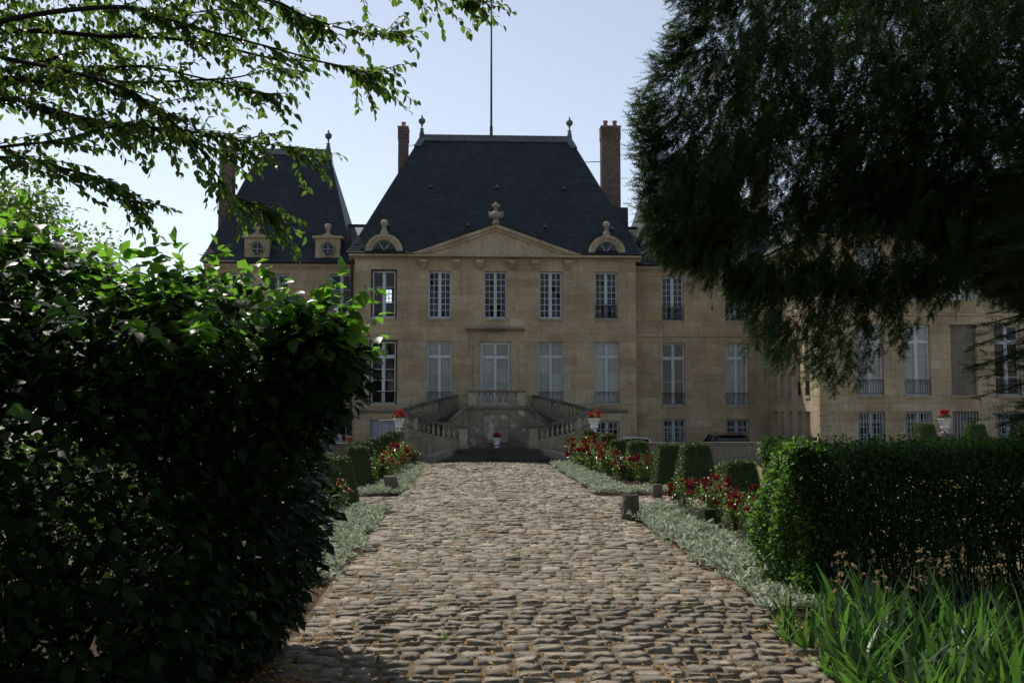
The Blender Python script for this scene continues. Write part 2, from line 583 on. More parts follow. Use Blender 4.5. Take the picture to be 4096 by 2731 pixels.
def window(bld, wall, u0, u1, z0, z1, cols=2, rows=7, transom=None, trows=1, d=0.22, paint="window_paint", curtain=None,
           railing=None, sill=True, bars=False, thick=0.05, bar=0.028, rail_h=0.78, muntin_rows=None, old=False, reveal=True, dark_curtain=False):
    """casement window of two leaves, each cols x rows panes; transom: height fraction of a fixed light above"""
    win = empty("window", wall.p((u0 + u1) / 2, d, z0), bld)
    fr = MB()
    B = lambda a0, a1, c0, c1, dd0=d - 0.035, dd1=d + 0.035: wall.box(fr, a0, a1, dd0, dd1, c0, c1)
    B(u0, u0 + thick, z0, z1)
    B(u1 - thick, u1, z0, z1)
    B(u0 + thick, u1 - thick, z1 - thick * 1.3, z1)
    B(u0 + thick, u1 - thick, z0, z0 + thick * 1.4)
    zi0, zi1 = z0 + thick * 1.4, z1 - thick * 1.3
    zt = None
    if transom:
        zt = z1 - (z1 - z0) * transom
        B(u0 + thick, u1 - thick, zt - 0.07, zt + 0.05, d - 0.045, d + 0.03)
    um = (u0 + u1) / 2
    mw = 0.055
    lo_top = (zt - 0.07) if zt else zi1
    B(um - mw, um + mw, zi0, lo_top, d - 0.045, d + 0.03)
    if zt:
        B(um - 0.045, um + 0.045, zt + 0.05, zi1, d - 0.04, d + 0.03)
    zones = [(zi0, lo_top, rows)] + ([(zt + 0.05, zi1, trows)] if zt else [])
    for (a, b_, nr) in zones:
        for (p, q) in ((u0 + thick, um - mw), (um + mw, u1 - thick)):
            st = 0.03
            for (e0, e1, f0, f1) in ((p, p + st, a, b_), (q - st, q, a, b_), (p + st, q - st, a, a + st), (p + st, q - st, b_ - st, b_)):
                wall.box(fr, e0, e1, d - 0.026, d + 0.02, f0, f1)
            P, Q, A_, Bb = p + st, q - st, a + st, b_ - st
            cw, rh = (Q - P) / cols, (Bb - A_) / nr
            for i in range(1, cols):
                wall.box(fr, P + i * cw - bar / 2, P + i * cw + bar / 2, d - 0.02, d + 0.012, A_, Bb)
            for j in range(1, nr):
                wall.box(fr, P, Q, d - 0.022, d + 0.01, A_ + j * rh - bar / 2, A_ + j * rh + bar / 2)
            for i in range(cols):
                for j in range(nr):
                    pane(win, wall, P + (i + .5) * cw, d + 0.004, A_ + (j + .5) * rh, cw - bar * 0.6, rh - bar * 0.6)
    fr.build("frame", paint, win)
    if old:
        of = MB()
        for (a0, a1, c0, c1) in ((u0 - 0.07, u0, z0, z1), (u1, u1 + 0.07, z0, z1), (u0 - 0.07, u1 + 0.07, z1, z1 + 0.07)):
            wall.box(of, a0, a1, -0.015, 0.12, c0, c1)
        of.build("outer_frame", "old_frame", win)
    if curtain:
        for (a, b_) in ((zi0, lo_top - 0.03), (zt + 0.06, zi1)) if zt else ((zi0, zi1),):
            for (p, q) in ((u0 + thick + 0.01, um - 0.015), (um + 0.015, u1 - thick - 0.01)):
                vs, n = [], 26
                for i in range(n + 1):
                    t = i / n
                    dd = d + 0.06 + 0.013 * math.sin(i * 1.9 + random.uniform(-.3, .3)) + 0.01 * math.sin(i * .7)
                    vs += [wall.p(p + (q - p) * t, dd, a), wall.p(p + (q - p) * t, dd, b_)]
                MB().add(vs, [(2 * i, 2 * i + 2, 2 * i + 3, 2 * i + 1) for i in range(n)]).build("curtain", curtain, win, smooth=True)
    if sill:
        s = MB()
        wall.box(s, u0 - 0.02, u1 + 0.02, -0.045, 0.2, z0 - 0.13, z0 - 0.004)
        s.build("sill", "trim_stone", win)
    if railing == "simple":
        r = MB()
        zb, zt2 = z0 + 0.07, z0 + rail_h
        dd = 0.05
        wall.box(r, u0 - 0.01, u1 + 0.01, dd - 0.02, dd + 0.02, zt2 - 0.03, zt2)
        wall.box(r, u0 - 0.01, u1 + 0.01, dd - 0.015, dd + 0.015, zb, zb + 0.025)
        n = 10
        for i in range(n + 1):
            u = u0 + 0.02 + (u1 - u0 - 0.04) * i / n
            wall.box(r, u - 0.008, u + 0.008, dd - 0.008, dd + 0.008, zb, zt2 - (0.03 if i % 2 == 0 else 0.16))
        for i in range(n // 2):                                   # pointed arches between the bars
            ua = u0 + 0.02 + (u1 - u0 - 0.04) * (2 * i) / n
            ub = u0 + 0.02 + (u1 - u0 - 0.04) * (2 * i + 2) / n
            pts = [wall.p(ua + (ub - ua) * t, dd, zt2 - 0.2 + 0.16 * math.sin(math.pi * t)) for t in (0, .15, .35, .5, .65, .85, 1)]
            r.tube(pts, 0.008, 4)
        r.build("railing", "iron", win)
    elif railing == "ornate":
        r = MB()
        zb, zt2, dd = z0 + 0.06, z0 + rail_h, 0.05
        for zz in (zb, zb + 0.09, zt2 - 0.1, zt2):
            wall.box(r, u0, u1, dd - 0.012, dd + 0.012, zz - 0.012, zz + 0.012)
        for f in (0.0, 0.07, 0.13, 0.27, 0.40, 0.60, 0.73, 0.87, 0.93, 1.0):
            u = u0 + 0.01 + (u1 - u0 - 0.02) * f
            wall.box(r, u - 0.009, u + 0.009, dd - 0.009, dd + 0.009, zb, zt2)
        for (uc, wd) in ((um, 0.09), (u0 + 0.335 * (u1 - u0), 0.06), (u0 + 0.665 * (u1 - u0), 0.06)):
            for kz in range(4):
                zc = zb + 0.14 + kz * (zt2 - zb - 0.28) / 3
                pts = [wall.p(uc + wd * math.cos(a), dd, zc + 0.085 * math.sin(a)) for a in [i * math.pi / 6 for i in range(13)]]
                r.tube(pts, 0.011, 4)
                pts = [wall.p(uc - wd + 2 * wd * t, dd, zc + 0.07 * math.sin(6.28 * t)) for t in (0, .2, .4, .6, .8, 1)]
                r.tube(pts, 0.009, 4)
        r.build("railing", "iron", win)
    if bars:
        r = MB()
        n = bars
        for i in range(n):
            u = u0 + (u1 - u0) * (i + .5) / n
            wall.box(r, u - 0.014, u + 0.014, 0.05, 0.078, z0, z1)
        for f in (0.33, 0.72):
            zz = z0 + (z1 - z0) * f
            wall.box(r, u0, u1, 0.044, 0.05, zz - 0.02, zz + 0.02)
        r.build("window_bars", "bar_paint", win)
    return win

def slates(mb, p0, p1, p2, p3, row=0.15, wid=0.25, seed=3):
    """slate courses on the plane p0 p1 (eave, left to right) p2 p3 (ridge, right to left)"""
    rnd = random.Random(seed)
    P0, P1, P2, P3 = (Vector(p) for p in (p0, p1, p2, p3))
    nrm = (P1 - P0).cross(P3 - P0)
    if nrm.length < 1e-6:
        nrm = (P1 - P0).cross(P2 - P0)
    nrm.normalize()
    n = max(2, int(((P3 + P2) / 2 - (P0 + P1) / 2).length / row))
    mb.add([P0 - nrm * .01, P1 - nrm * .01, P2 - nrm * .01, P3 - nrm * .01], [(0, 1, 2, 3)], 0.5)
    for i in range(n):
        t0, t1 = i / n, (i + 1.25) / n
        a0, b0 = P0.lerp(P3, t0), P1.lerp(P2, t0)
        a1, b1 = P0.lerp(P3, min(1, t1)), P1.lerp(P2, min(1, t1))
        L = (b0 - a0).length
        if L < 0.05:
            continue
        c = max(1, int(L / wid))
        sh = 0.5 if i % 2 else 0.0
        for k in range(c + 1):
            s0, s1 = max(0, (k - sh) / c), min(1, (k + 1 - sh) / c)
            if s1 - s0 < 0.002:
                continue
            lift = nrm * (0.009 + rnd.uniform(-0.002, 0.003))
            q = [a0.lerp(b0, s0) + lift, a0.lerp(b0, s1) + lift, a1.lerp(b1, s1), a1.lerp(b1, s0)]
            mb.add(q + [q[0] - lift, q[1] - lift], [(0, 1, 2, 3), (4, 5, 1, 0)], rnd.random() * .98 + .01)

def hip_roof(bld, ex0, ex1, ey0, ey1, ez, rx0, rx1, ry, rz, flare=0.35, row=0.15):
    """steep hipped roof with a flared foot; one mesh of real slates, lead ridge and hip ends, iron-topped finials"""
    mb = MB()
    f = 0.12                                    # foot of the slope, laid flatter
    def at(ex, ey, rx, t):
        return None
    E0 = [(ex0, ey0, ez), (ex1, ey0, ez), (ex1, ey1, ez), (ex0, ey1, ez)]
    Rg = [(rx0, ry, rz), (rx1, ry, rz), (rx1, ry, rz), (rx0, ry, rz)]
    E1 = []
    for e, r_ in zip(E0, Rg):
        v = Vector(e).lerp(Vector(r_), f)
        c = Vector((sum(q[0] for q in E0) / 4, sum(q[1] for q in E0) / 4, v.z))
        d = (c - v)
        d.normalize()
        v2 = v + Vector((d.x, d.y, 0)) * flare
        E1.append((v2.x, v2.y, v2.z))
    for k in range(4):
        k2 = (k + 1) % 4
        slates(mb, E0[k], E0[k2], E1[k2], E1[k], row=row, seed=k + 5)
        slates(mb, E1[k], E1[k2], Rg[k2], Rg[k], row=row, seed=k + 9)
    roof = mb.build("roof_slates", "slate", bld, kind="stuff")
    # lead cap along the ridge and down the first stretch of the hips
    ld = MB()
    def on(k, t, lift=0.035):
        v = Vector(E1[k]).lerp(Vector(Rg[k]), t)
        return v
    t1 = 0.945
    a, b_ = on(0, t1), on(1, t1)
    o = Vector((0, -0.05, 0.03))
    L, Rr = Vector(Rg[0]), Vector(Rg[1])
    ld.add([a + o, b_ + o, Rr + o, L + o, a + o * 0.2, b_ + o * 0.2], [(0, 1, 2, 3), (4, 5, 1, 0)], 0.3)
    for (k, s) in ((0, -1), (1, 1)):
        t2 = 0.885
        h = on(k, t2)
        h2 = on((3, 2)[k], t2)
        hr = Vector(Rg[k])
        w = Vector((-s * 0.42, 0, 0))
        oo = Vector((s * 0.05, -0.06, 0.03))
        ld.add([h + oo, h + oo + w, hr + oo + w, hr + oo], [(0, 1, 2, 3) if s < 0 else (3, 2, 1, 0)], 0.6)
        ld.add([h + oo, hr + oo, Vector((hr.x, hr.y, hr.z)) + Vector((s * .05, .06, .03)), h2 + Vector((s * .05, .06, .03))], [(0, 1, 2, 3)], 0.7)
    ld.box(rx0 - 0.1, rx1 + 0.1, ry - 0.09, ry + 0.09, rz - 0.02, rz + 0.07, 0.45)
    cap = ld.build("ridge_cap", "lead", bld)
    for x in (rx0 + 0.02, rx1 - 0.02):
        MB().lathe([(0.16, -0.15), (0.15, 0.1), (0.10, 0.3), (0.07, 0.36), (0.13, 0.38), (0.13, 0.41), (0.05, 0.44), (0.04, 0.58), (0.07, 0.62), (0.05, 0.66), (0.16, 0.74), (0.21, 0.86), (0.19, 0.97), (0.10, 1.06), (0.05, 1.09), (0.06, 1.15), (0.03, 1.2), (0.01, 1.26)], (x, ry, rz), 12).build("finial", "lead", bld, smooth=True)
    return E0, E1, Rg

def chimney(bld, x0, x1, y0, y1, z0, z1, pots=2, seed=1):
    rnd = random.Random(seed)
    ch = empty("chimney", ((x0 + x1) / 2, (y0 + y1) / 2, z0), bld)
    MB().box(x0 + .012, x1 - .012, y0 + .012, y1 - .012, z0, z1 - 0.02).build("mortar", "mortar", ch)
    br = MB()
    n = int((z1 - z0) / 0.075)
    for i in range(n):
        za, zb = z0 + i * 0.075, z0 + i * 0.075 + 0.058
        grow = 0.03 if i > n - 10 else 0.0
        for (a, b_, side) in ((x0, x1, 0), (y0, y1, 1)):
            L = b_ - a
            k = max(1, round(L / 0.23))
            st = 0.5 if i % 2 else 0.0
            for j in range(k + 1):
                s0, s1 = a + L * max(0, (j - st) / k) + .007, a + L * min(1, (j + 1 - st) / k) - .007
                if s1 - s0 < 0.03:
                    continue
                r_ = rnd.random() * .98 + .01
                e = rnd.uniform(0, .004) + grow
                if side == 0:
                    br.box(s0, s1, y0 - e, y0 + .05, za, zb, r_)
                else:
                    br.box(x0 - e, x0 + .05, s0 + .06, s1, za, zb, r_)
                    br.box(x1 - .05, x1 + e, s0 + .06, s1, za, zb, r_)
    br.build("bricks", "brick", ch, kind="stuff")
    MB().box(x0 - .05, x1 + .05, y0 - .05, y1 + .05, z1 - 0.02, z1 + 0.05).build("cap", "mortar", ch)
    for k in range(pots):
        xx = x0 + (x1 - x0) * (k + .5) / pots
        MB().lathe([(.16, .05), (.15, .12), (.125, .16), (.12, .36), (.15, .38), (.15, .43), (.10, .43), (.09, .3)], (xx, (y0 + y1) / 2, z1), 12).build("chimney_pot", "terracotta", ch, smooth=True)
    return ch

def cornice(bld, x0, x1, y, z0, z1, proj=0.3, ret=True, seg=2.2):
    """moulded cornice laid as separate stones"""
    prof = [(0.4, z0), (-0.04, z0), (-0.04, z0 + (z1 - z0) * .22), (-0.12, z0 + (z1 - z0) * .4), (-proj * .75, z0 + (z1 - z0) * .55), (-proj, z0 + (z1 - z0) * .62), (-proj, z1), (0.4, z1)]
    n = max(1, round((x1 - x0) / seg))
    for i in range(n):
        a, b_ = x0 + (x1 - x0) * i / n + .002, x0 + (x1 - x0) * (i + 1) / n - .002
        MB().prism(prof, a, b_, lambda p, q, t: (t, y + p, q), random.random() * .9 + .05).build("cornice_stone", "trim_stone", bld)

def gutter(bld, x0, x1, y0, z, ybk=0.4):
    mb = MB()
    mb.prism([(-0.4, z + .004), (-0.478, z + .06), (-0.42, z + .13), (0.3, z + .2), (0.3, z + .004)], x0, x1, lambda p, q, t: (t, y0 + p, q))
    mb.build("gutter", "dark_gutter", bld)

def room(bld, x0, x1, y0, y1, z0, z1, hole=None):
    """the room behind a window: floor, ceiling, walls, and a rear window open to the sky where the photo shows one"""
    mb = MB()
    t = 0.06
    mb.box(x0, x1, y0, y1, z0 - t, z0)
    mb.box(x0, x1, y0, y1, z1, z1 + t)
    mb.box(x0 - t, x0, y0, y1, z0 - t, z1 + t)
    mb.box(x1, x1 + t, y0, y1, z0 - t, z1 + t)
    if hole is None:
        mb.box(x0, x1, y1, y1 + t, z0, z1)
    else:
        h0, h1, k0, k1 = hole
        mb.box(x0, h0, y1, y1 + t, z0, z1)
        mb.box(h1, x1, y1, y1 + t, z0, z1)
        mb.box(h0, h1, y1, y1 + t, z0, k0)
        mb.box(h0, h1, y1, y1 + t, k1, z1)
        nb = 3
        for i in range(1, nb):
            zz = k0 + (k1 - k0) * i / nb
            mb.box(h0, h1, y1, y1 + t, zz - .02, zz + .02)
        mb.box((h0 + h1) / 2 - .02, (h0 + h1) / 2 + .02, y1, y1 + t, k0, k1)
    mb.build("room", "interior", bld)

# ---------------------------------------------------------------- central pavilion
CX = 1.63
cp = thing("central_pavilion", "central stone pavilion with triangular pediment and steep dark slate roof", "building", (CX, 53.0, -0.4))
W = Wall(53.0)
X0, X1 = -5.86, 9.15
wx = [-4.30, -1.35, 1.61, 4.56, 7.555]
hw = 0.61
ops = []
for i, x in enumerate(wx):
    ops.append((x - hw, x + hw, 7.27, 9.79))
    if i == 2:
        ops.append((x - 0.80, x + 0.80, 2.62, 6.03))
    else:
        ops.append((x - 0.655, x + 0.655, 2.73, 6.03))
ops.append((wx[0] - .655, wx[0] + .655, -0.4, 1.9))
ops.append((wx[4] - .655, wx[4] + .655, 0.3, 1.82))
zs = [-0.4, 0.3, 0.72, 1.14, 1.5, 1.82, 1.9, 2.24, 2.47, 2.62, 2.73] + courses(2.73, 6.03, 7.27, 9.79, h=0.42)[1:] + [10.36]
masonry(cp, W, X0, X1, zs, ops, vis=(X0, X1, 0.9), seed=4)
for (a, b_) in ((X0 + .25, -3.0), (6.4, 8.65)):                         # string course under the ground floor
    n = 2
    for i in range(n):
        u0_, u1_ = a + (b_ - a) * i / n, a + (b_ - a) * (i + 1) / n - .004
        MB().prism([(0.1, 2.27), (-0.05, 2.27), (-0.16, 2.40), (-0.16, 2.49), (0.1, 2.53)], u0_, u1_, lambda p, q, t: (t, 53 + p, q), random.random()).build("string_course_stone", "stair_stone", cp)
window(cp, W, wx[0] - hw, wx[0] + hw, 7.27, 9.79, cols=1, rows=3, old=True, bar=0.03)
window(cp, W, wx[1] - hw, wx[1] + hw, 7.27, 9.79)
window(cp, W, wx[2] - hw, wx[2] + hw, 7.27, 9.79)
window(cp, W, wx[3] - hw, wx[3] + hw, 7.27, 9.79)
window(cp, W, wx[4] - hw, wx[4] + hw, 7.27, 9.79, railing="ornate")
window(cp, W, wx[0] - .655, wx[0] + .655, 2.73, 6.03, cols=1, rows=4, transom=.24, old=True, railing="simple", rail_h=.64)
window(cp, W, wx[1] - .655, wx[1] + .655, 2.73, 6.03, cols=1, rows=3, transom=.24, curtain="curtain", railing="simple", rail_h=.64)
window(cp, W, wx[2] - .80, wx[2] + .80, 2.62, 6.03, cols=1, rows=4, transom=.24, curtain="curtain", sill=False, thick=.1)
window(cp, W, wx[3] - .655, wx[3] + .655, 2.73, 6.03, cols=1, rows=3, transom=.24, curtain="curtain", railing="simple", rail_h=.64)
window(cp, W, wx[4] - .655, wx[4] + .655, 2.73, 6.03, cols=1, rows=3, transom=.24, curtain="curtain", railing="simple", rail_h=.64)
window(cp, W, wx[4] - .655, wx[4] + .655, 0.3, 1.82, cols=2, rows=4, sill=False, bars=6)
sh = empty("cellar_door", (wx[0], 53.15, -.4), cp)
for k in range(8):
    a = wx[0] - .64 + 1.28 * k / 8
    MB().box(a + .004, a + .156, 53.14, 53.18, -.4, 1.88, random.random()).build("plank", "shutter_paint", sh)
MB().box(wx[0] - .64, wx[0] + .64, 53.125, 53.14, 0.9, 1.0).box(wx[0] - .64, wx[0] + .64, 53.125, 53.14, 1.68, 1.78).build("batten", "shutter_paint", sh)
for i, x in enumerate(wx):
    room(cp, x - 1.4, x + 1.4, 53.5, 64.0, 6.9, 10.35, hole=(-5.05, -4.70, 9.25, 10.1) if i == 0 else None)
    room(cp, x - 1.4, x + 1.4, 53.5, 56.5, 2.55, 6.7)
room(cp, wx[4] - 1.3, wx[4] + 1.3, 53.5, 56, -.4, 2.2)
MB().box(X0, X0 + .4, 53.5, 64.2, -.4, 10.6).box(X1 - .4, X1, 53.5, 64.2, -.4, 10.6).build("side_wall", "wall_core", cp)
# door surround and canopy
MB().prism([(0.1, 6.52), (-0.06, 6.52), (-0.12, 6.62), (-0.34, 6.68), (-0.36, 6.80), (0.1, 6.84)], 0.06, 3.16, lambda p, q, t: (t, 53 + p, q), .4).build("door_canopy", "stair_stone", cp)
for (a, b_) in ((0.42, 0.78), (2.44, 2.80)):
    MB().box(a, b_, 52.95, 53.05, 2.62, 6.5, .3).build("door_jamb", "facade_stone", cp)
# cornice, corbels, pediment
cornice(cp, X0 - .28, X1 + .28, 53.0, 10.36, 10.62, 0.42)
gutter(cp, X0 - .38, -2.95, 53.0, 10.62)
gutter(cp, 6.25, X1 + .42, 53.0, 10.62)
for x in (-2.22, -0.46, 0.78, 2.50, 3.72, 5.50):
    MB().add([(x - .19, 52.60, 10.36), (x + .19, 52.60, 10.36), (x + .19, 53.1, 10.36), (x - .19, 53.1, 10.36),
              (x - .12, 52.95, 9.86), (x + .12, 52.95, 9.86), (x + .12, 53.1, 9.86), (x - .12, 53.1, 9.86),
              (x - .19, 52.60, 10.22), (x + .19, 52.60, 10.22)],
             [(0, 3, 2, 1), (4, 5, 6, 7), (8, 4, 7, 3, 0), (9, 1, 2, 6, 5), (0, 1, 9, 8), (8, 9, 5, 4)], random.random()).build("corbel", "trim_stone", cp)
PL, PR, PT, PB = -2.98, 6.27, 12.27, 10.63
tymp = MB()
tymp.prism([(PL + .5, PB), (PR - .5, PB), (CX, PT - .18)], 52.70, 53.2, lambda p, q, t: (p, t, q), .5)
tymp.build("tympanum", "trim_stone", cp)
th = 0.30
for (xa, xb) in ((PL, CX), (PR, CX)):
    n = 6
    for i in range(n):
        t0, t1 = i / n + .001, (i + 1) / n - .001
        A = Vector((xa + (xb - xa) * t0, 0, PB + (PT - PB) * t0))
        B_ = Vector((xa + (xb - xa) * t1, 0, PB + (PT - PB) * t1))
        for (za, zb, y) in ((-.20, -.02, 52.52), (-.37, -.202, 52.61)):
            lo0, lo1 = max(PB + .002, A.z + za), max(PB + .002, B_.z + za)
            MB().hexa([(A.x, y, lo0), (B_.x, y, lo1), (B_.x, 53.4, lo1), (A.x, 53.4, lo0),
                       (A.x, y, max(lo0 + .003, A.z + zb)), (B_.x, y, max(lo1 + .003, B_.z + zb)), (B_.x, 53.4, max(lo1 + .003, B_.z + zb)), (A.x, 53.4, max(lo0 + .003, A.z + zb))], random.random()).build("pediment_stone", "trim_stone", cp)
gab = MB()
slates(gab, (PL, 52.56, PB + .02), (PL, 55.2, PB + .02), (CX, 55.2, PT + .02), (CX, 52.56, PT + .02), row=.3)
slates(gab, (PR, 55.2, PB + .02), (PR, 52.56, PB + .02), (CX, 52.56, PT + .02), (CX, 55.2, PT + .02), row=.3)
gab.build("pediment_roof", "slate", cp, kind="stuff")
# carved vase on the pediment
vz = MB()
vz.lathe([(.24, 0), (.24, .05), (.21, .06), (.19, .18), (.15, .24), (.14, .34), (.13, .36), (.30, .40), (.38, .50), (.40, .60), (.34, .72), (.20, .80), (.16, .83), (.14, .85), (.10, .87), (.09, .99), (.12, 1.0), (.17, 1.06), (.22, 1.14), (.20, 1.24), (.12, 1.30), (.05, 1.33), (.07, 1.38), (.04, 1.43), (.0, 1.44)], (CX, 52.9, PT + .03), 14)
for k in range(8):
    a = 2 * math.pi * k / 8
    pts = [(CX + .38 * math.cos(a + s * .78), 52.9 + .38 * math.sin(a + s * .78), PT + .60 - .17 * math.sin(math.pi * s)) for s in (0, .25, .5, .75, 1)]
    vz.tube(pts, .035, 5)
for k in range(6):
    a = 2 * math.pi * k / 6
    vz.lathe([(.0, -.06), (.05, -.03), (.06, .02), (.03, .06), (.0, .07)], (CX + .22 * math.cos(a), 52.9 + .22 * math.sin(a), PT + 1.2), 6)
for s in (-1, 1):
    vz.tube([(CX + s * .34, 52.9, PT + .48), (CX + s * .44, 52.9, PT + .62), (CX + s * .43, 52.9, PT + .78), (CX + s * .35, 52.9, PT + .80)], .05, 6)
vz.v = [(CX + (p[0] - CX) * .86, 52.9 + (p[1] - 52.9) * .86, PT + (p[2] - PT) * .86) for p in vz.v]
vz.build("carved_vase", "baluster_stone", cp, smooth=True)
# roof
hip_roof(cp, X0 - .42, X1 + .42, 52.75, 64.4, 10.74, -2.57, 6.12, 57.6, 18.36, flare=.12)
# round-headed dormers
def arch_dormer(bld, x, y, zb, ro=1.0, ri=0.66, hgt=0.94):
    dm = empty("dormer", (x, y, zb), bld)
    n = 9
    k = hgt / ro
    for i in range(n):
        a0, a1 = math.pi * i / n, math.pi * (i + 1) / n
        g = .004
        ring = lambda r, a, yy: (x + r * math.cos(a), yy, zb + r * k * math.sin(a))
        for (r0, r1, yy) in ((ri, ri + .15, y), (ri + .15, ro, y - .06)):
            MB().add([ring(r0, a0 + g, yy), ring(r1, a0 + g, yy), ring(r1, a1 - g, yy), ring(r0, a1 - g, yy),
                      ring(r0, a0 + g, y + .4), ring(r1, a0 + g, y + .4), ring(r1, a1 - g, y + .4), ring(r0, a1 - g, y + .4)],
                     [(0, 1, 2, 3), (4, 7, 6, 5), (0, 4, 5, 1), (1, 5, 6, 2), (2, 6, 7, 3), (3, 7, 4, 0)], random.random()).build("arch_stone", "trim_stone", dm)
    rf, vs, fs = MB(), [], []
    for i in range(13):
        a = math.pi * i / 12
        for (yy) in (y + .02, y + 1.5):
            vs.append((x + (ro + .04) * math.cos(a), yy, zb + (ro + .04) * k * math.sin(a)))
    rf.add(vs, [(2 * i, 2 * i + 1, 2 * i + 3, 2 * i + 2) for i in range(12)], .4)
    rf.build("dormer_roof", "lead", dm, smooth=True)
    # fanlight
    fr = MB()
    arc = lambda r, i: (x + r * math.cos(math.pi * i / 14), y + .2, zb + .03 + r * k * math.sin(math.pi * i / 14))
    fr.tube([arc(ri - .03, i) for i in range(15)], .035, 4)
    fr.box(x - ri, x + ri, y + .15, y + .25, zb - .02, zb + .05)
    for a in (60, 120):
        fr.tube([(x, y + .19, zb + .05), (x + (ri - .04) * math.cos(R(a)), y + .19, zb + (ri - .04) * k * math.sin(R(a)))], .018, 4)
    fr.build("frame", "window_paint", dm)
    for (a0, a1) in ((0, 60), (60, 120), (120, 180)):
        pts = [(x, y + .21, zb + .04)] + [(x + (ri - .03) * math.cos(R(a0 + (a1 - a0) * j / 5)), y + .21, zb + .04 + (ri - .05) * k * math.sin(R(a0 + (a1 - a0) * j / 5))) for j in range(6)]
        MB().add(pts, [tuple(range(7))]).build("pane", "glass", dm)
    MB().box(x - ri, x + ri, y + .9, y + .95, zb, zb + 1).box(x - ri, x + ri, y + .1, y + .9, zb - .06, zb - .02).build("dark_attic", "interior", dm)
    MB().box(x - .2, x + .2, y - .05, y + .35, zb + hgt - .02, zb + hgt + .06).lathe([(.17, .05), (.17, .14), (.12, .2), (.10, .28), (.13, .30), (.13, .34), (.07, .36), (.15, .44), (.2, .55), (.19, .66), (.10, .75), (.0, .78)], (x, y + .12, zb + hgt), 12).build("ball_finial", "baluster_stone", dm, smooth=False)
arch_dormer(cp, 7.56, 52.66, 10.78)
arch_dormer(cp, -4.29, 52.66, 10.78)
# roof hooks / small vent slates
for (x, z) in ((-1.95, 14.9), (1.75, 14.9), (5.5, 14.85), (-4.2, 12.4), (0.15, 12.45), (4.35, 12.4), (8.0, 12.3)):
    y = 52.85 + (z - 10.9) / (18.36 - 10.9) * (57.6 - 52.9) - .06
    MB().box(x - .11, x + .11, y - .02, y + .1, z - .07, z).box(x - .04, x + .04, y - .05, y + .1, z, z + .1).build("roof_vent", "lead", cp)
# flag mast
MB().tube([(1.5, 57.6, 18.3), (1.5, 57.6, 18.95), (1.5, 57.6, 19.0), (1.5, 57.6, 29.5)], [.09, .09, .065, .035], 8).build("roof_mast", "iron", cp)
chimney(cp, 7.95, 9.05, 57.2, 58.0, 13.2, 18.95, 2, 3)
chimney(cp, -4.05, -3.48, 59.4, 60.6, 15.0, 19.4, 1, 4)
MB().box(7.85, 9.45, 57.1, 58.1, 11.5, 14.15).build("chimney_foot", "slate", cp)
MB().tube([(6.8, 57.6, 16.9), (8.0, 57.6, 16.95)], .025, 5).tube([(-3.5, 59.8, 18.3), (-2.5, 58.8, 18.3)], .02, 5).build("stay_rod", "iron", cp)
MB().tube([(X0 - .12, 52.9, 10.4), (X0 - .12, 52.9, -.4)], .07, 8).build("downpipe", "dark_gutter", cp)

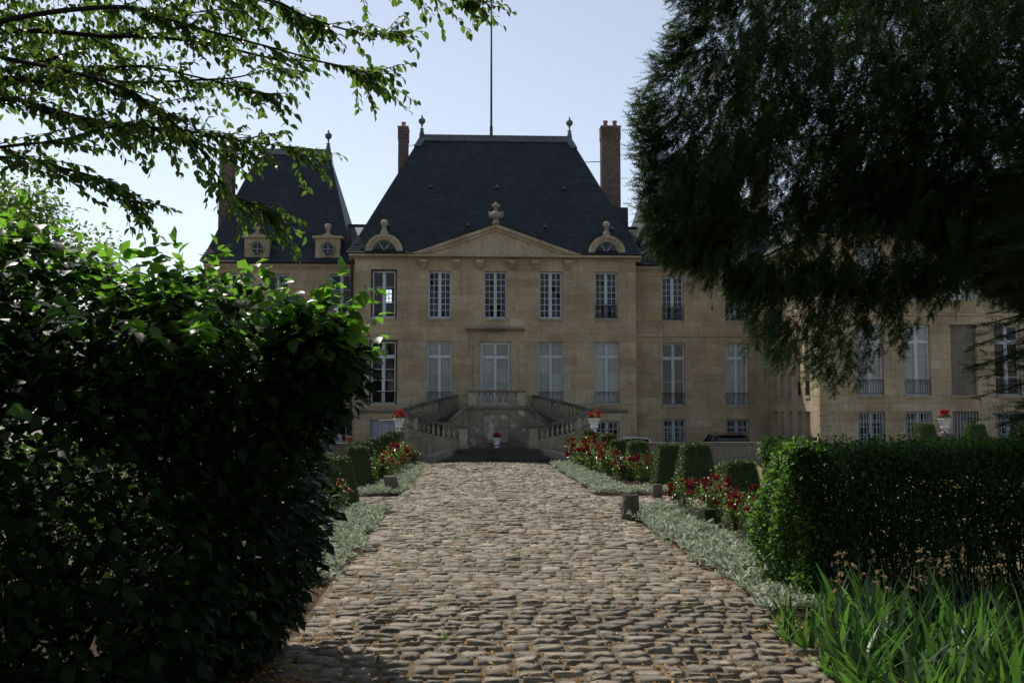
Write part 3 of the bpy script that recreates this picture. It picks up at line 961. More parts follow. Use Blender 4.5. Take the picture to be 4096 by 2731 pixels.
# ---------------------------------------------------------------- side pavilions, left and right of it
def side_pavilion(s, label, x0, x1, seed):
    bld = thing("side_pavilion", label, "building", ((x0 + x1) / 2, 54.0, -.4), "side pavilions of the mansion")
    Wl = Wall(54.0)
    if s > 0:
        cs = [11.36, 14.84]
        vis = (x0, x1, 0.9)
    else:
        cs = [-6.66, -10.1, -12.6]
        vis = (-9.0, x1, 0.9)
    op = []
    for c in cs:
        op += [(c - .61, c + .61, 7.27, 9.72), (c - .63, c + .63, 2.66, 6.05), (c - .62, c + .62, 0.2, 1.91)]
    zz = [-0.4, 0.2] + courses(0.2, 1.91, 2.66, 6.05, 6.40, 6.58, 7.27, 9.72, h=.42)[1:] + [9.95]
    masonry(bld, Wl, x0, x1, zz, op, vis=vis, seed=seed)
    n = 5
    for i in range(n):
        a, b_ = x0 + (x1 - x0) * i / n, x0 + (x1 - x0) * (i + 1) / n - .004
        MB().box(a, b_, 53.955, 54.05, 6.41, 6.57, random.random()).build("string_course_stone", "facade_stone", bld)
    cornice(bld, x0, x1 if s > 0 else x1, 54.0, 9.95, 10.24, 0.2)
    gutter(bld, x0, x1, 54.1, 10.245)
    for i, c in enumerate(cs):
        if s > 0:
            window(bld, Wl, c - .61, c + .61, 7.27, 9.72, railing="ornate")
            if i == 0:
                window(bld, Wl, c - .63, c + .63, 2.66, 6.05, cols=1, rows=2, transom=.24, railing="simple", curtain="grey_shutter", rail_h=.68)
            else:
                window(bld, Wl, c - .63, c + .63, 2.66, 6.05, cols=2, rows=7, transom=.24, trows=2, railing="simple", curtain="curtain", rail_h=.68)
            window(bld, Wl, c - .62, c + .62, 0.2, 1.91, cols=2, rows=5, sill=False, bars=7)
        else:
            window(bld, Wl, c - .61, c + .61, 7.27, 9.72, cols=1, rows=3)
            window(bld, Wl, c - .63, c + .63, 2.66, 6.05, cols=1, rows=3, transom=.24)
            window(bld, Wl, c - .62, c + .62, 0.2, 1.91, cols=2, rows=4, sill=False, bars=6)
        room(bld, c - 1.3, c + 1.3, 54.5, 64, 6.9, 9.9, hole=(12.68, 13.02, 7.9, 9.88) if (s > 0 and i == 0) else None)
        room(bld, c - 1.2, c + 1.2, 54.5, 57, 2.5, 6.6)
        room(bld, c - 1.2, c + 1.2, 54.5, 56, -.4, 2.2)
    MB().box(x0, x0 + .4, 54.5, 63.5, -.4, 10.2).box(x1 - .4, x1, 54.5, 63.5, -.4, 10.2).build("side_wall", "wall_core", bld)
    if s > 0:
        hip_roof(bld, x0 + .25, x1 + .2, 53.75, 64.3, 10.36, 11.3, 15.25, 58.4, 17.62, flare=.1)
        chimney(bld, 17.0, 17.9, 57.6, 58.4, 11.5, 17.4, 2, 6)
    else:
        hip_roof(bld, x0 - .2, x1 - .05, 53.75, 64.3, 10.36, -12.0, -8.05, 58.4, 17.62, flare=.1)
        chimney(bld, -14.2, -13.42, 57.6, 58.4, 11.0, 17.6, 2, 7)
    # dormers with a round window
    for c in ((-7.42, -11.2) if s < 0 else (11.0, 14.8)):
        y, zb = 53.92, 10.5
        dm = empty("dormer", (c, y, zb), bld)
        w, rr = .66, .33
        body, vs, fs = MB(), [], []
        out = [(-w, 0), (w, 0), (w, 1.05), (-w, 1.05)]
        m_ = 20
        ringp = [(c + rr * math.cos(2 * math.pi * i / m_), zb + .58 + rr * 1.15 * math.sin(2 * math.pi * i / m_)) for i in range(m_)]
        outp = []
        for i in range(m_):
            a = 2 * math.pi * i / m_
            dx, dz = math.cos(a), math.sin(a)
            s_ = min(w / max(1e-6, abs(dx)), .58 / max(1e-6, abs(dz)))
            outp.append((c + dx * s_, zb + .58 + dz * s_))
        vs = [(p, y, q) for p, q in ringp] + [(p, y, q) for p, q in outp] + [(p, y + .25, q) for p, q in ringp]
        for i in range(m_):
            j = (i + 1) % m_
            fs += [(i, j, m_ + j, m_ + i), (i, 2 * m_ + i, 2 * m_ + j, j)]
        body.add(vs, fs, .4)
        body.box(c - w, c - w + .12, y + .003, y + 1.0, zb, zb + 1.15).box(c + w - .12, c + w, y + .003, y + 1.0, zb, zb + 1.15)
        body.build("dormer_wall", "trim_stone", dm)
        MB().tube([(c + (rr + .04) * math.cos(a), y - .02, zb + .58 + (rr + .04) * 1.15 * math.sin(a)) for a in [2 * math.pi * i / 18 for i in range(19)]], .05, 6).build("round_moulding", "trim_stone", dm, smooth=True)
        MB().prism([(-w - .14, zb + 1.15), (w + .14, zb + 1.15), (w + .14, zb + 1.26), (.3, zb + 1.3), (0, zb + 1.46), (-.3, zb + 1.3), (-w - .14, zb + 1.26)], y - .12, y + 1.3, lambda p, q, t: (c + p, t, q), .6).build("dormer_hood", "trim_stone", dm)
        MB().lathe([(.12, 0), (.09, .1), (.12, .14), (.07, .18), (.16, .28), (.19, .38), (.14, .5), (.0, .56)], (c, y + .1, zb + 1.42), 10).build("ball_finial", "baluster_stone", dm, smooth=True)
        fr = MB()
        fr.tube([(c + rr * .95 * math.cos(a), y + .15, zb + .58 + rr * 1.1 * math.sin(a)) for a in [2 * math.pi * i / 18 for i in range(19)]], .03, 5)
        fr.box(c - .012, c + .012, y + .14, y + .165, zb + .24, zb + .92).box(c - rr, c + rr, y + .14, y + .165, zb + .568, zb + .592)
        fr.build("frame", "window_paint", dm)
        for (sx, sz) in ((1, 1), (-1, 1), (-1, -1), (1, -1)):
            pts = [(c, y + .16, zb + .58)] + [(c + sx * rr * .95 * math.cos(R(90 * j / 4)), y + .16, zb + .58 + sz * rr * 1.1 * math.sin(R(90 * j / 4))) for j in range(5)]
            MB().add(pts, [tuple(range(6))]).build("pane", "glass", dm)
        MB().box(c - .6, c + .6, y + .95, y + 1.0, zb - .1, zb + 1.1).build("dark_attic", "interior", dm)
    return bld
lp = side_pavilion(-1, "left stone pavilion with its own steep slate roof, half hidden behind the dark bush", -14.0, X0 - .02, 21)
rp = side_pavilion(1, "right stone pavilion set back between the centre and the projecting wing", X1 + .02, 17.0, 22)
MB().tube([(16.75, 53.85, 10.0), (16.75, 53.85, -.4)], .07, 8).build("downpipe", "dark_gutter", rp)
for (a, b_, bl) in ((-7.5, -4.0, lp), (8.2, 12.5, rp)):                 # low roof joining it to the centre
    lk = MB()
    slates(lk, (a, 55.0, 10.7), (b_, 55.0, 10.7), (b_, 58.2, 13.15), (a, 58.2, 13.15), row=.16)
    lk.box(a, b_, 58.15, 58.3, 13.1, 13.22, .3)
    lk.build("link_roof", "slate", bl, kind="stuff")
for (x, z) in ((-9.4, 15.1), (-7.7, 12.6)):
    y = 53.85 + (z - 10.5) / 7.12 * 4.55 - .07
    MB().box(x - .14, x + .14, y - .02, y + .1, z - .07, z).box(x - .04, x + .04, y - .05, y + .1, z, z + .1).build("roof_vent", "lead", lp)

# ---------------------------------------------------------------- projecting wing on the right
wg = thing("projecting_wing", "projecting right wing with barred basement windows, seen under the yew", "building", (22, 46.0, -.4))
WF = Wall(46.0)
XW0, XW1 = 16.56, 36.0
cs = [19.0, 21.25, 23.48, 25.6, 27.9, 30.2, 32.5]
op = []
for i, c in enumerate(cs):
    op += [(c - .62, c + .62, 7.62, 10.1), (c - .62, c + .62, 3.1, 6.42), (c - .62, c + .62, 1.05 - .5, 2.34)]
zz = [-.4, .55] + courses(.55, 2.34, 3.1, 6.42, 6.83, 6.98, 7.62, 10.1, h=.42)[1:] + [10.4]
masonry(wg, WF, XW0, XW1, zz, op, vis=(XW0, 27.0, 0.9), seed=31, limit=240)
cornice(wg, XW0 - .2, XW1, 46.0, 10.4, 10.68, .28)
gutter(wg, XW0 - .3, XW1, 46.0, 10.685)
for i in range(8):
    a = XW0 + i * 1.3
    MB().box(a, a + 1.296, 45.95, 46.05, 6.84, 6.97, random.random()).build("string_course_stone", "facade_stone", wg)
for i, c in enumerate(cs[:5]):
    window(wg, WF, c - .62, c + .62, 7.62, 10.1, cols=1, rows=3, curtain="curtain", railing="ornate" if i == 1 else None)
    if i == 2:
        bl = MB()
        for r_ in range(8):
            for k in range(2):
                WF.box(bl, c - .615 + k * .617, c - .003 + k * .617, .16, .3, 3.1 + r_ * .415 + .002, 3.1 + (r_ + 1) * .415 - .002, random.random())
        bl.build("blocked_window", "render_wall", wg)
        s_ = MB(); WF.box(s_, c - .66, c + .66, -.05, .2, 2.98, 3.096); s_.build("sill", "trim_stone", wg)
        bb = MB()
        WF.box(bb, c - .62, c + .62, .14, .3, .55, 2.34)
        bb.build("blocked_basement_window", "render_wall", wg)
        b2 = MB()
        for k in range(8):
            u = c - .62 + 1.24 * (k + .5) / 8
            WF.box(b2, u - .014, u + .014, .05, .078, .55, 2.34)
        b2.build("window_bars", "bar_paint", wg)
    else:
        window(wg, WF, c - .62, c + .62, 3.1, 6.42, cols=1, rows=3, transom=.24, curtain=None if i >= 3 else "curtain", railing="simple", rail_h=.72)
        window(wg, WF, c - .62, c + .62, .55, 2.34, cols=2, rows=5, sill=False, bars=8)
    for (z0_, z1_, dd) in ((7.3, 10.3, 50), (2.7, 6.7, 49), (-.4, 2.4, 48.5)):
        room(wg, c - 1.05, c + 1.05, 46.5, dd, z0_, z1_)
WS = Wall(XW0, side=True)
sc_ = [(52.45, 53.0), (51.37, 51.87), (49.91, 50.61), (48.67, 49.22), (47.38, 48.02)]
ops2 = []
for i, (a, b_) in enumerate(sc_):
    ops2.append((a, b_, .3, 2.34))
    ops2.append((a, b_, 3.1 if i > 2 else 3.0, 6.42 if i > 2 else 4.3))
    ops2.append((a, b_, 7.62, 9.9))
zz = [-.4, .3] + courses(.3, 2.34, 3.0, 3.1, 4.3, 6.42, 7.62, 9.9, h=.42)[1:] + [10.4]
masonry(wg, WS, 46.36, 54.0, zz, ops2, vis=(46.3, 54, 0.9), seed=32, limit=60)
prof = [(0.4, 10.4), (-0.04, 10.4), (-0.12, 10.5), (-.28, 10.57), (-.28, 10.68), (.4, 10.68)]
MB().prism(prof, 46.42, 54.0, lambda p, q, t: (XW0 + p, t, q), .4).build("cornice_stone", "trim_stone", wg)
for (a, b_) in sc_:
    for (z0_, z1_) in ((.3, 2.34), (7.62, 9.9)):
        window(wg, WS, a + .01, b_ - .01, z0_, z1_, cols=1, rows=4, sill=z0_ > 3, thick=.03, bar=.02)
for i, (a, b_) in enumerate(sc_):
    if i > 2:
        window(wg, WS, a + .01, b_ - .01, 3.1, 6.42, cols=1, rows=4, thick=.03, railing="simple", rail_h=.7)
    else:
        window(wg, WS, a + .01, b_ - .01, 3.0, 4.3, cols=1, rows=2, thick=.03)
for k in range(22):                                                       # quoins at the corner
    ln = .55 if k % 2 else .34
    z0_ = 0.3 + k * .458
    MB().box(XW0 - .04, XW0 + ln, 45.96, 46.36 if k % 2 == 0 else 46.30, z0_ + .012, z0_ + .446, random.random()).build("quoin", "facade_stone", wg)
MB().box(XW0 + 1.0, XW0 + 1.1, 46.6, 54, -.4, 10.4).box(XW1 - .4, XW1, 46.5, 58, -.4, 10.4).box(17.2, 36, 57.6, 58, -.4, 10.4).build("inner_wall", "interior", wg)
wr = MB()
slates(wr, (XW0 - .35, 45.65, 10.75), (XW1, 45.65, 10.75), (XW1 - 4, 49.5, 14.6), (XW0 + 3.4, 49.5, 14.6), row=.18)
slates(wr, (XW0 - .35, 58, 10.75), (XW0 - .35, 45.65, 10.75), (XW0 + 3.4, 49.5, 14.6), (XW0 + 3.4, 54.5, 14.6), row=.18)
slates(wr, (XW0 + 3.4, 49.5, 14.6), (XW1 - 4, 49.5, 14.6), (XW1 - 4, 54.5, 14.9), (XW0 + 3.4, 54.5, 14.9), row=.4)
slates(wr, (XW1, 58, 10.75), (XW0 - .35, 58, 10.75), (XW0 + 3.4, 54.5, 14.6), (XW1 - 4, 54.5, 14.6), row=.4)
wr.build("roof_slates", "slate", wg, kind="stuff")
# ================================================================== ground and paving
def ground_mat(name, cols, scale=3.0, bs=0.5, rough=0.95, fine=40):
    m, nt, b, out = new_mat(name)
    p = world_pos(nt)
    n1 = noise(nt, scale, 6, 0.7, p)
    c = ramp(nt, n1, [(0.3 + 0.4 * i / (len(cols) - 1), k) for i, k in enumerate(cols)])
    n2 = noise(nt, fine, 4, 0.7, p)
    c = mixc(nt, 1.0, c, ramp(nt, n2, [(.3, (.6, .6, .6)), (.7, (1.35, 1.3, 1.25))]), 'MULTIPLY')
    nt.links.new(c, b.inputs["Base Color"])
    b.inputs["Roughness"].default_value = rough
    b.inputs["Specular IOR Level"].default_value = 0.15
    bump(nt, b, n2, bs, 0.03)
    M[name] = m
ground_mat("gravel", [(0.20, 0.18, 0.15), (0.27, 0.25, 0.21)])
ground_mat("dry_lawn", [(0.13, 0.115, 0.055), (0.20, 0.17, 0.085), (0.11, 0.12, 0.045)], 1.6, 0.8, fine=60)
ground_mat("joint_sand", [(0.135, 0.098, 0.06), (0.20, 0.152, 0.10), (0.11, 0.082, 0.052)], 5.0, 0.8, fine=90)
ground_mat("mulch", [(0.055, 0.038, 0.027), (0.09, 0.062, 0.045), (0.04, 0.028, 0.02)], 12, 1.0, fine=70)

def sheet(name, x0, x1, y0, y1, z, mat, n=(1, 1), zf=None):
    vs, fs = [], []
    for j in range(n[1] + 1):
        for i in range(n[0] + 1):
            x, y = x0 + (x1 - x0) * i / n[0], y0 + (y1 - y0) * j / n[1]
            vs.append((x, y, z if zf is None else zf(x, y)))
    for j in range(n[1]):
        for i in range(n[0]):
            a = j * (n[0] + 1) + i
            fs.append((a, a + 1, a + n[0] + 2, a + n[0] + 1))
    return structure(MB().add(vs, fs).build(name, mat))
sheet("ground", -700, 700, -700, 900, -0.4, "gravel")
structure(MB().box(-70, 70, -40, 44.2, -0.45, -0.03).build("garden_terrace", "mulch"))
sheet("lawn", 7.6, 60, 14.6, 44.15, -0.018, "dry_lawn", (8, 8))
sheet("lawn", -60, -5.4, 14.6, 44.15, -0.018, "dry_lawn", (8, 8))

RC, RH = 0.95, 2.72      # road centre and half width
def road_z(x, y):
    t = (x - RC) / RH
    return 0.05 * (1 - t * t) + 0.012 * math.sin(x * 1.7 + y * .6) + 0.01 * math.sin(y * 1.3 - x)
road = sheet("road", -1.85, 3.75, 3.0, 46.1, 0, "joint_sand", (16, 80), zf=lambda x, y: road_z(x, y) - 0.001)
path = sheet("path", -9.0, -1.85, 24.6, 28.1, 0, "joint_sand", (6, 4), zf=lambda x, y: -0.012)
path2 = sheet("path", 3.75, 12.0, 24.6, 28.1, 0, "joint_sand", (6, 4), zf=lambda x, y: -0.012)

# cobbles
m, nt, b, out = new_mat("cobble")
tc = node(nt, "ShaderNodeNewGeometry")
p = world_pos(nt)
rv = rnd_value(nt)
base = ramp(nt, rv, [(0, (0.222, 0.188, 0.142)), (.2, (0.30, 0.25, 0.19)), (.32, (0.165, 0.142, 0.108)), (.44, (0.25, 0.213, 0.163)), (.58, (0.39, 0.325, 0.255)), (.7, (0.17, 0.148, 0.108)), (.85, (0.31, 0.265, 0.20)), (1, (0.28, 0.225, 0.175))])
n1 = noise(nt, 3.5, 5, .65, p)
c = mixc(nt, 1.0, base, ramp(nt, n1, [(.3, (.52, .53, .52)), (.7, (1.25, 1.22, 1.17))]), 'MULTIPLY')
n2 = noise(nt, 60, 5, .75, p)
c = mixc(nt, 1.0, c, ramp(nt, n2, [(.3, (.7, .7, .7)), (.7, (1.25, 1.24, 1.22))]), 'MULTIPLY')
n4 = noise(nt, 0.5, 3, .6, p)                     # mossy, darker stretches
c = mixc(nt, math_(nt, 'MULTIPLY', ramp(nt, n4, [(.5, (0, 0, 0)), (.75, (1, 1, 1))]), .68), c, (0.085, 0.08, 0.055))
nt.links.new(c, b.inputs["Base Color"])
b.inputs["Roughness"].default_value = 0.72
b.inputs["Specular IOR Level"].default_value = 0.35
n3 = noise(nt, 1.0, 6, .7, world_pos(nt, (7, 26, 26)))
hmix = math_(nt, 'ADD', math_(nt, 'MULTIPLY', n3, 1.0), math_(nt, 'MULTIPLY', n2, .35))
bump(nt, b, hmix, 1.0, 0.035)
M["cobble"] = m

def cobble_variant(k):
    g = np.random.default_rng(100 + k)
    nx, ny = 7, 5
    xs = np.array([-.5, -.465, -.24, 0, .24, .465, .5])
    ys = np.array([-.5, -.44, 0, .44, .5])
    tilt = g.normal(0, .006, 2)
    ph = g.uniform(0, 6.3, 4)
    corner = g.uniform(-.02, .09, 4)
    vs = []
    for j, y in enumerate(ys):
        for i, x in enumerate(xs):
            ex, ey = abs(x) / .5, abs(y) / .5
            z = .022 - .005 * ex ** 5 - .007 * ey ** 3
            z += .005 * math.sin(5 * x + ph[0]) * math.cos(4 * y + ph[1]) + g.normal(0, .0045) + tilt[0] * x * 2 + tilt[1] * y * 2
            border = i in (0, nx - 1) or j in (0, ny - 1)
            if border:
                z = -.05
            xx, yy = x, y
            if i in (0, nx - 1) or j in (0, ny - 1) or i in (1, nx - 2) or j in (1, ny - 2):
                q = (0 if x < 0 else 1) + (0 if y < 0 else 2)
                s = max(0, ex + ey - 1.35)
                xx -= math.copysign(corner[q] * s, x)
                yy -= math.copysign(corner[q] * s * .8, y)
                xx += g.normal(0, .012)
                yy += g.normal(0, .022)
            vs.append((xx, yy, z))
    ts = []
    for j in range(ny - 1):
        for i in range(nx - 1):
            a = j * nx + i
            ts += [(a, a + 1, a + nx + 1), (a, a + nx + 1, a + nx)]
    return vs, ts
COB = [cobble_variant(k) for k in range(18)]
COBM = []
for k, (vs, ts) in enumerate(COB):
    me = np_mesh("cobblestone", np.array(vs), np.array(ts))
    me.materials.append(M["cobble"])
    COBM.append(me)
rr = random.Random(5)
stones = []
y = 3.2
while y < 45.6:
    dpt = rr.uniform(.175, .28)
    x = -1.80 + rr.uniform(-.06, .05)
    x_end = 3.70 + rr.uniform(-.05, .06)
    while x < x_end - .1:
        w = rr.uniform(.18, .36) if rr.random() > .12 else rr.uniform(.36, .48)
        w = min(w, max(.14, x_end - x))
        xc = x + w / 2
        yy = y + dpt / 2 + .035 * math.sin(xc * 1.4 + y * .9) + .08 * math.sin(xc * .6 + y * .21) + rr.gauss(0, .014)
        stones.append((xc, yy, w, dpt))
        x += w
    y += dpt
side = []
for (a, b_) in ((-9.0, -1.8), (3.72, 12.0)):
    y = 24.7
    while y < 28.0:
        dpt = rr.uniform(.22, .3)
        x = a
        while x < b_:
            w = rr.uniform(.25, .42)
            side.append((x + w / 2, y + dpt / 2, w, dpt))
            x += w
        y += dpt
# those that show largest: nearest inside the frame
def in_frame(s):
    return s[1] > 8.75 and abs(s[0] - 0.047 * s[1]) < 0.52 * s[1] and s[0] > -1.5 + 0.25 * (10.5 - s[1]) * (s[1] < 10.5)
big = sorted([s for s in stones if in_frame(s)], key=lambda s: s[1])[:300]
bigset = set(big)
for s in big:
    o = bpy.data.objects.new("cobblestone", rr.choice(COBM))
    COL.objects.link(o)
    o.parent = road
    o.location = (s[0], s[1], road_z(s[0], s[1]) + rr.gauss(0, .005) - .003)
    o.scale = (s[2] * .945, s[3] * .95, rr.uniform(.8, 1.3))
    o.rotation_euler = (rr.gauss(0, .06 if rr.random() < .2 else .018), rr.gauss(0, .018), rr.gauss(0, .045) + (math.pi if rr.random() < .5 else 0))
def join_stones(lst, parent, name, flat):
    Vs, Ts, Rs, n0 = [], [], [], 0
    for s in lst:
        vs, ts = rr.choice(COB)
        v = np.array(vs) * np.array([s[2] * .965, s[3] * .96, rr.uniform(.7, 1.2)])
        e = Matrix.Rotation(rr.gauss(0, .045) + (math.pi if rr.random() < .5 else 0), 3, 'Z') @ Matrix.Rotation(rr.gauss(0, .065 if rr.random() < .2 else .02), 3, 'X') @ Matrix.Rotation(rr.gauss(0, .02), 3, 'Y')
        v = v @ np.array(e).T
        z = (-.012 if flat else road_z(s[0], s[1]) - .006) + rr.gauss(0, .006)
        v += np.array([s[0], s[1], z])
        Vs.append(v)
        Ts.append(np.array(ts) + n0)
        Rs += [rr.random()] * len(vs)
        n0 += len(vs)
    o = obj(name, np_mesh(name, np.concatenate(Vs), np.concatenate(Ts), {"rnd": np.array(Rs)}), "cobble", parent, kind="stuff")
join_stones([s for s in stones if s not in bigset], road, "cobblestones", False)
join_stones([s for s in side if s[0] < 0], path, "cobblestones", True)
join_stones([s for s in side if s[0] > 0], path2, "cobblestones", True)
WO[road.name] = Vector((0, 0, 0))

# ================================================================== parapet walls and stair
def parapet(label, x0, x1, y, z1, group="parapets before the courtyard", seg=1.3):
    t = thing("parapet_wall", label, "wall", ((x0 + x1) / 2, y, -.4), group)
    MB().box(x0, x1, y, y + .34, -.4, z1 - .1).build("wall_face", "render_wall", t)
    n = max(1, round((x1 - x0) / seg))
    for i in range(n):
        a, b_ = x0 + (x1 - x0) * i / n + .003, x0 + (x1 - x0) * (i + 1) / n - .003
        MB().box(a, b_, y - .05 + random.uniform(-.006, .006), y + .39, z1 - .098, z1 + random.uniform(-.004, .004), random.random()).build("coping_stone", "rail_stone", t)
parapet("long low rendered wall with stone coping behind the right-hand lawn", 6.6, 36, 44.3, .97)
parapet("low wall with stone coping left of the stairs, behind the left box row", -40, -3.2, 44.3, .97)
parapet("short higher wall butting against the left end of the curved stairs", -3.15, -1.95, 46.4, 1.22, seg=1.2)

SX = 1.6
st = thing("staircase", "curved double stone staircase with balustrades climbing to the central door", "staircase", (SX, 47.5, 0))
OUT = [(1.67, 47.80, 1.63), (2.34, 47.88, 1.74), (3.05, 48.08, 1.89), (3.73, 48.5, 2.07), (4.17, 49.0, 2.20), (4.44, 49.6, 2.37), (4.36, 50.3, 2.55), (3.63, 51.25, 2.79), (2.95, 52.0, 2.98), (2.05, 52.85, 3.20)]
def smooth_path(pts, n=6):
    P = [Vector(p) for p in pts]
    out = []
    for i in range(len(P) - 1):
        p0, p1, p2, p3 = P[max(i - 1, 0)], P[i], P[i + 1], P[min(i + 2, len(P) - 1)]
        for k in range(n):
            t = k / n
            out.append(0.5 * ((2 * p1) + (-p0 + p2) * t + (2 * p0 - 5 * p1 + 4 * p2 - p3) * t * t + (-p0 + 3 * p1 - 3 * p2 + p3) * t ** 3))
    out.append(P[-1])
    return out
BAL = [(.07, 0), (.07, .045), (.05, .05), (.045, .07), (.068, .13), (.078, .18), (.07, .24), (.045, .31), (.033, .37), (.032, .41), (.048, .425), (.048, .445), (.036, .455), (.04, .47), (.066, .475), (.066, .52)]
bal_mesh = MB().lathe(BAL, (0, 0, 0), 10).mesh("baluster")
bal_mesh.materials.append(M["baluster_stone"])
bal_mesh.polygons.foreach_set("use_smooth", [True] * len(bal_mesh.polygons))
def baluster(x, y, z, h=.52):
    o = bpy.data.objects.new("baluster", bal_mesh)
    COL.objects.link(o)
    o.parent = st
    o.location = Vector((x, y, z)) - WO[st.name]
    o.scale = (1.18, 1.18, h / .52)
    o.rotation_euler = (random.gauss(0, .01), random.gauss(0, .01), random.uniform(0, 6))
def pedestal(x, y, z0, z1, w=.4, ang=0.0, base=None):
    mb = MB()
    mb.box(-w / 2, w / 2, -w / 2, w / 2, z0, z1)
    mb.box(-w / 2 + .05, w / 2 - .05, -w / 2 - .012, -w / 2 + .02, z0 + .1, z1 - .08)
    me = mb.mesh("pedestal")
    o = obj("pedestal", me, "baluster_stone", st, origin=(x, y, 0))
    o.rotation_euler = (0, 0, ang)
for s in (-1, 1):
    path_ = [Vector((SX + s * p.x, p.y, p.z)) for p in smooth_path(OUT)]
    n = len(path_)
    # rail stones
    for k in range(0, n - 1, 4):
        MB().sweep(path_[k:min(n, k + 5)], .3, .10, 0.0, random.random()).build("handrail_stone", "rail_stone", st)
    for k in range(0, n - 1, 6):
        MB().sweep(path_[k:min(n, k + 7)], .32, .12, .66, random.random()).build("plinth_stone", "stair_stone", st)
    # stringer wall below, in coursed stones
    for k in range(0, n - 1, 3):
        seg = path_[k:min(n, k + 4)]
        zb = -0.4
        zt = min(p.z for p in seg) - .78
        lv = [zb] + [0.12 + .42 * i for i in range(6) if 0.12 + .42 * i < zt - .15]
        for i in range(len(lv)):
            a = lv[i]
            top = lv[i + 1] - .004 if i + 1 < len(lv) else None
            vs, fs = [], []
            for j, p in enumerate(seg):
                d = (path_[min(n - 1, k + j + 1)] - path_[max(0, k + j - 1)])
                d.z = 0
                d.normalize()
                q = Vector((-d.y, d.x, 0)) * .14
                tz = (p.z - .78) if top is None else top
                vs += [(p.x + q.x, p.y + q.y, a), (p.x - q.x, p.y - q.y, a), (p.x - q.x, p.y - q.y, tz), (p.x + q.x, p.y + q.y, tz)]
            m_ = len(seg)
            for j in range(m_ - 1):
                for e in range(4):
                    fs.append((4 * j + e, 4 * j + (e + 1) % 4, 4 * j + 4 + (e + 1) % 4, 4 * j + 4 + e))
            fs += [(0, 1, 2, 3), (4 * m_ - 1, 4 * m_ - 2, 4 * m_ - 3, 4 * m_ - 4)]
            MB().add(vs, fs, random.random()).build("wall_stone", "stair_stone", st)
    # balusters by arc length
    acc, tgt = 0.0, .42
    tot = sum((path_[i + 1] - path_[i]).length for i in range(n - 1))
    ped_s = [3.05 - .55]
    for i in range(n - 1):
        L = (path_[i + 1] - path_[i]).length
        while tgt <= acc + L:
            t = (tgt - acc) / L
            p = path_[i].lerp(path_[i + 1], t)
            if not (2.25 < tgt < 2.62) and tgt < tot - .95:
                baluster(p.x, p.y, p.z - .64, .545)
            tgt += .265
        if acc <= 2.43 < acc + L:
            p = path_[i].lerp(path_[i + 1], (2.43 - acc) / L)
            d = path_[i + 1] - path_[i]
            pedestal(p.x, p.y, p.z - .66, p.z - .10, .3, math.atan2(d.y, d.x) + (math.pi if s < 0 else 0))
        acc += L
    pe = [p for p in path_[-7:]]
    MB().sweep(pe, .22, .56, .10, .4).build("end_panel", "stair_stone", st)
    p0 = path_[0]
    pedestal(p0.x, p0.y - .02, .62, 1.54, .40)
    MB().box(p0.x - .25, p0.x + .25, p0.y - .27, p0.y + .23, 1.542, 1.64).build("pedestal_cap", "rail_stone", st)
    MB().box(p0.x - .26, p0.x + .26, p0.y - .28, p0.y + .24, .52, .74).build("pedestal_base", "stair_stone", st)
    # core wall between the two flights with its sloping coping
    COR = [(1.43, 50.0, 2.56), (1.60, 49.82, 2.44), (1.80, 49.62, 2.26), (2.05, 49.42, 2.02), (2.32, 49.30, 1.82), (2.55, 49.34, 1.70), (2.68, 49.56, 1.66)]
    cp_ = [Vector((SX + s * p.x, p.y, p.z)) for p in smooth_path(COR, 3)]
    for k in range(0, len(cp_) - 1, 3):
        seg = cp_[k:min(len(cp_), k + 4)]
        MB().sweep([Vector((p.x, p.y + .12, p.z + .1)) for p in seg], .34, .11, 0, random.random()).build("coping_stone", "rail_stone", st)
        vs, fs = [], []
        for p in seg:
            vs += [(p.x, p.y, -.4), (p.x, p.y, p.z), (SX + s * (1.43 + .55 * (abs(p.x - SX) - 1.43)), 50.9, p.z), (SX + s * (1.43 + .55 * (abs(p.x - SX) - 1.43)), 50.9, -.4)]
        for j in range(len(seg) - 1):
            for e in range(3):
                fs.append((4 * j + e, 4 * j + e + 1, 4 * j + 4 + e + 1, 4 * j + 4 + e))
        MB().add(vs, fs, random.random()).build("core_wall", "stair_stone", st, smooth=False)
    # treads
    def outer_y(u, upper):
        best = None
        for p, q_ in zip(OUT, OUT[1:]):
            if min(p[0], q_[0]) <= u <= max(p[0], q_[0]) and (p[1] > 49.9) == upper:
                best = p[1] + (q_[1] - p[1]) * (u - p[0]) / (q_[0] - p[0])
        return best
    for k in range(8):
        u0_, z_ = 1.80 + .21 * k, .72 + .115 * k
        xa, xb = sorted((SX + s * u0_, SX + s * (u0_ + .215)))
        y0_ = max(v for v in (outer_y(u0_, False), outer_y(u0_ + .2, False)) if v) + .1
        MB().box(xa, xb, y0_, 49.75, -.2, z_).build("step", "step_stone", st)
    MB().box(*sorted((SX + s * 3.49, SX + s * 4.12)), 49.1, 50.55, .0, 1.64).build("half_landing", "step_stone", st)
    for k in range(8):
        u1_, z_ = 3.49 - .25 * k, 1.70 + .115 * k
        xa, xb = sorted((SX + s * (u1_ - .255), SX + s * u1_))
        y1_ = (outer_y(u1_, True) or 52.9) - .12
        MB().box(xa, xb, 50.2, max(50.6, min(52.9, y1_)), .4, z_).build("step", "step_stone", st)
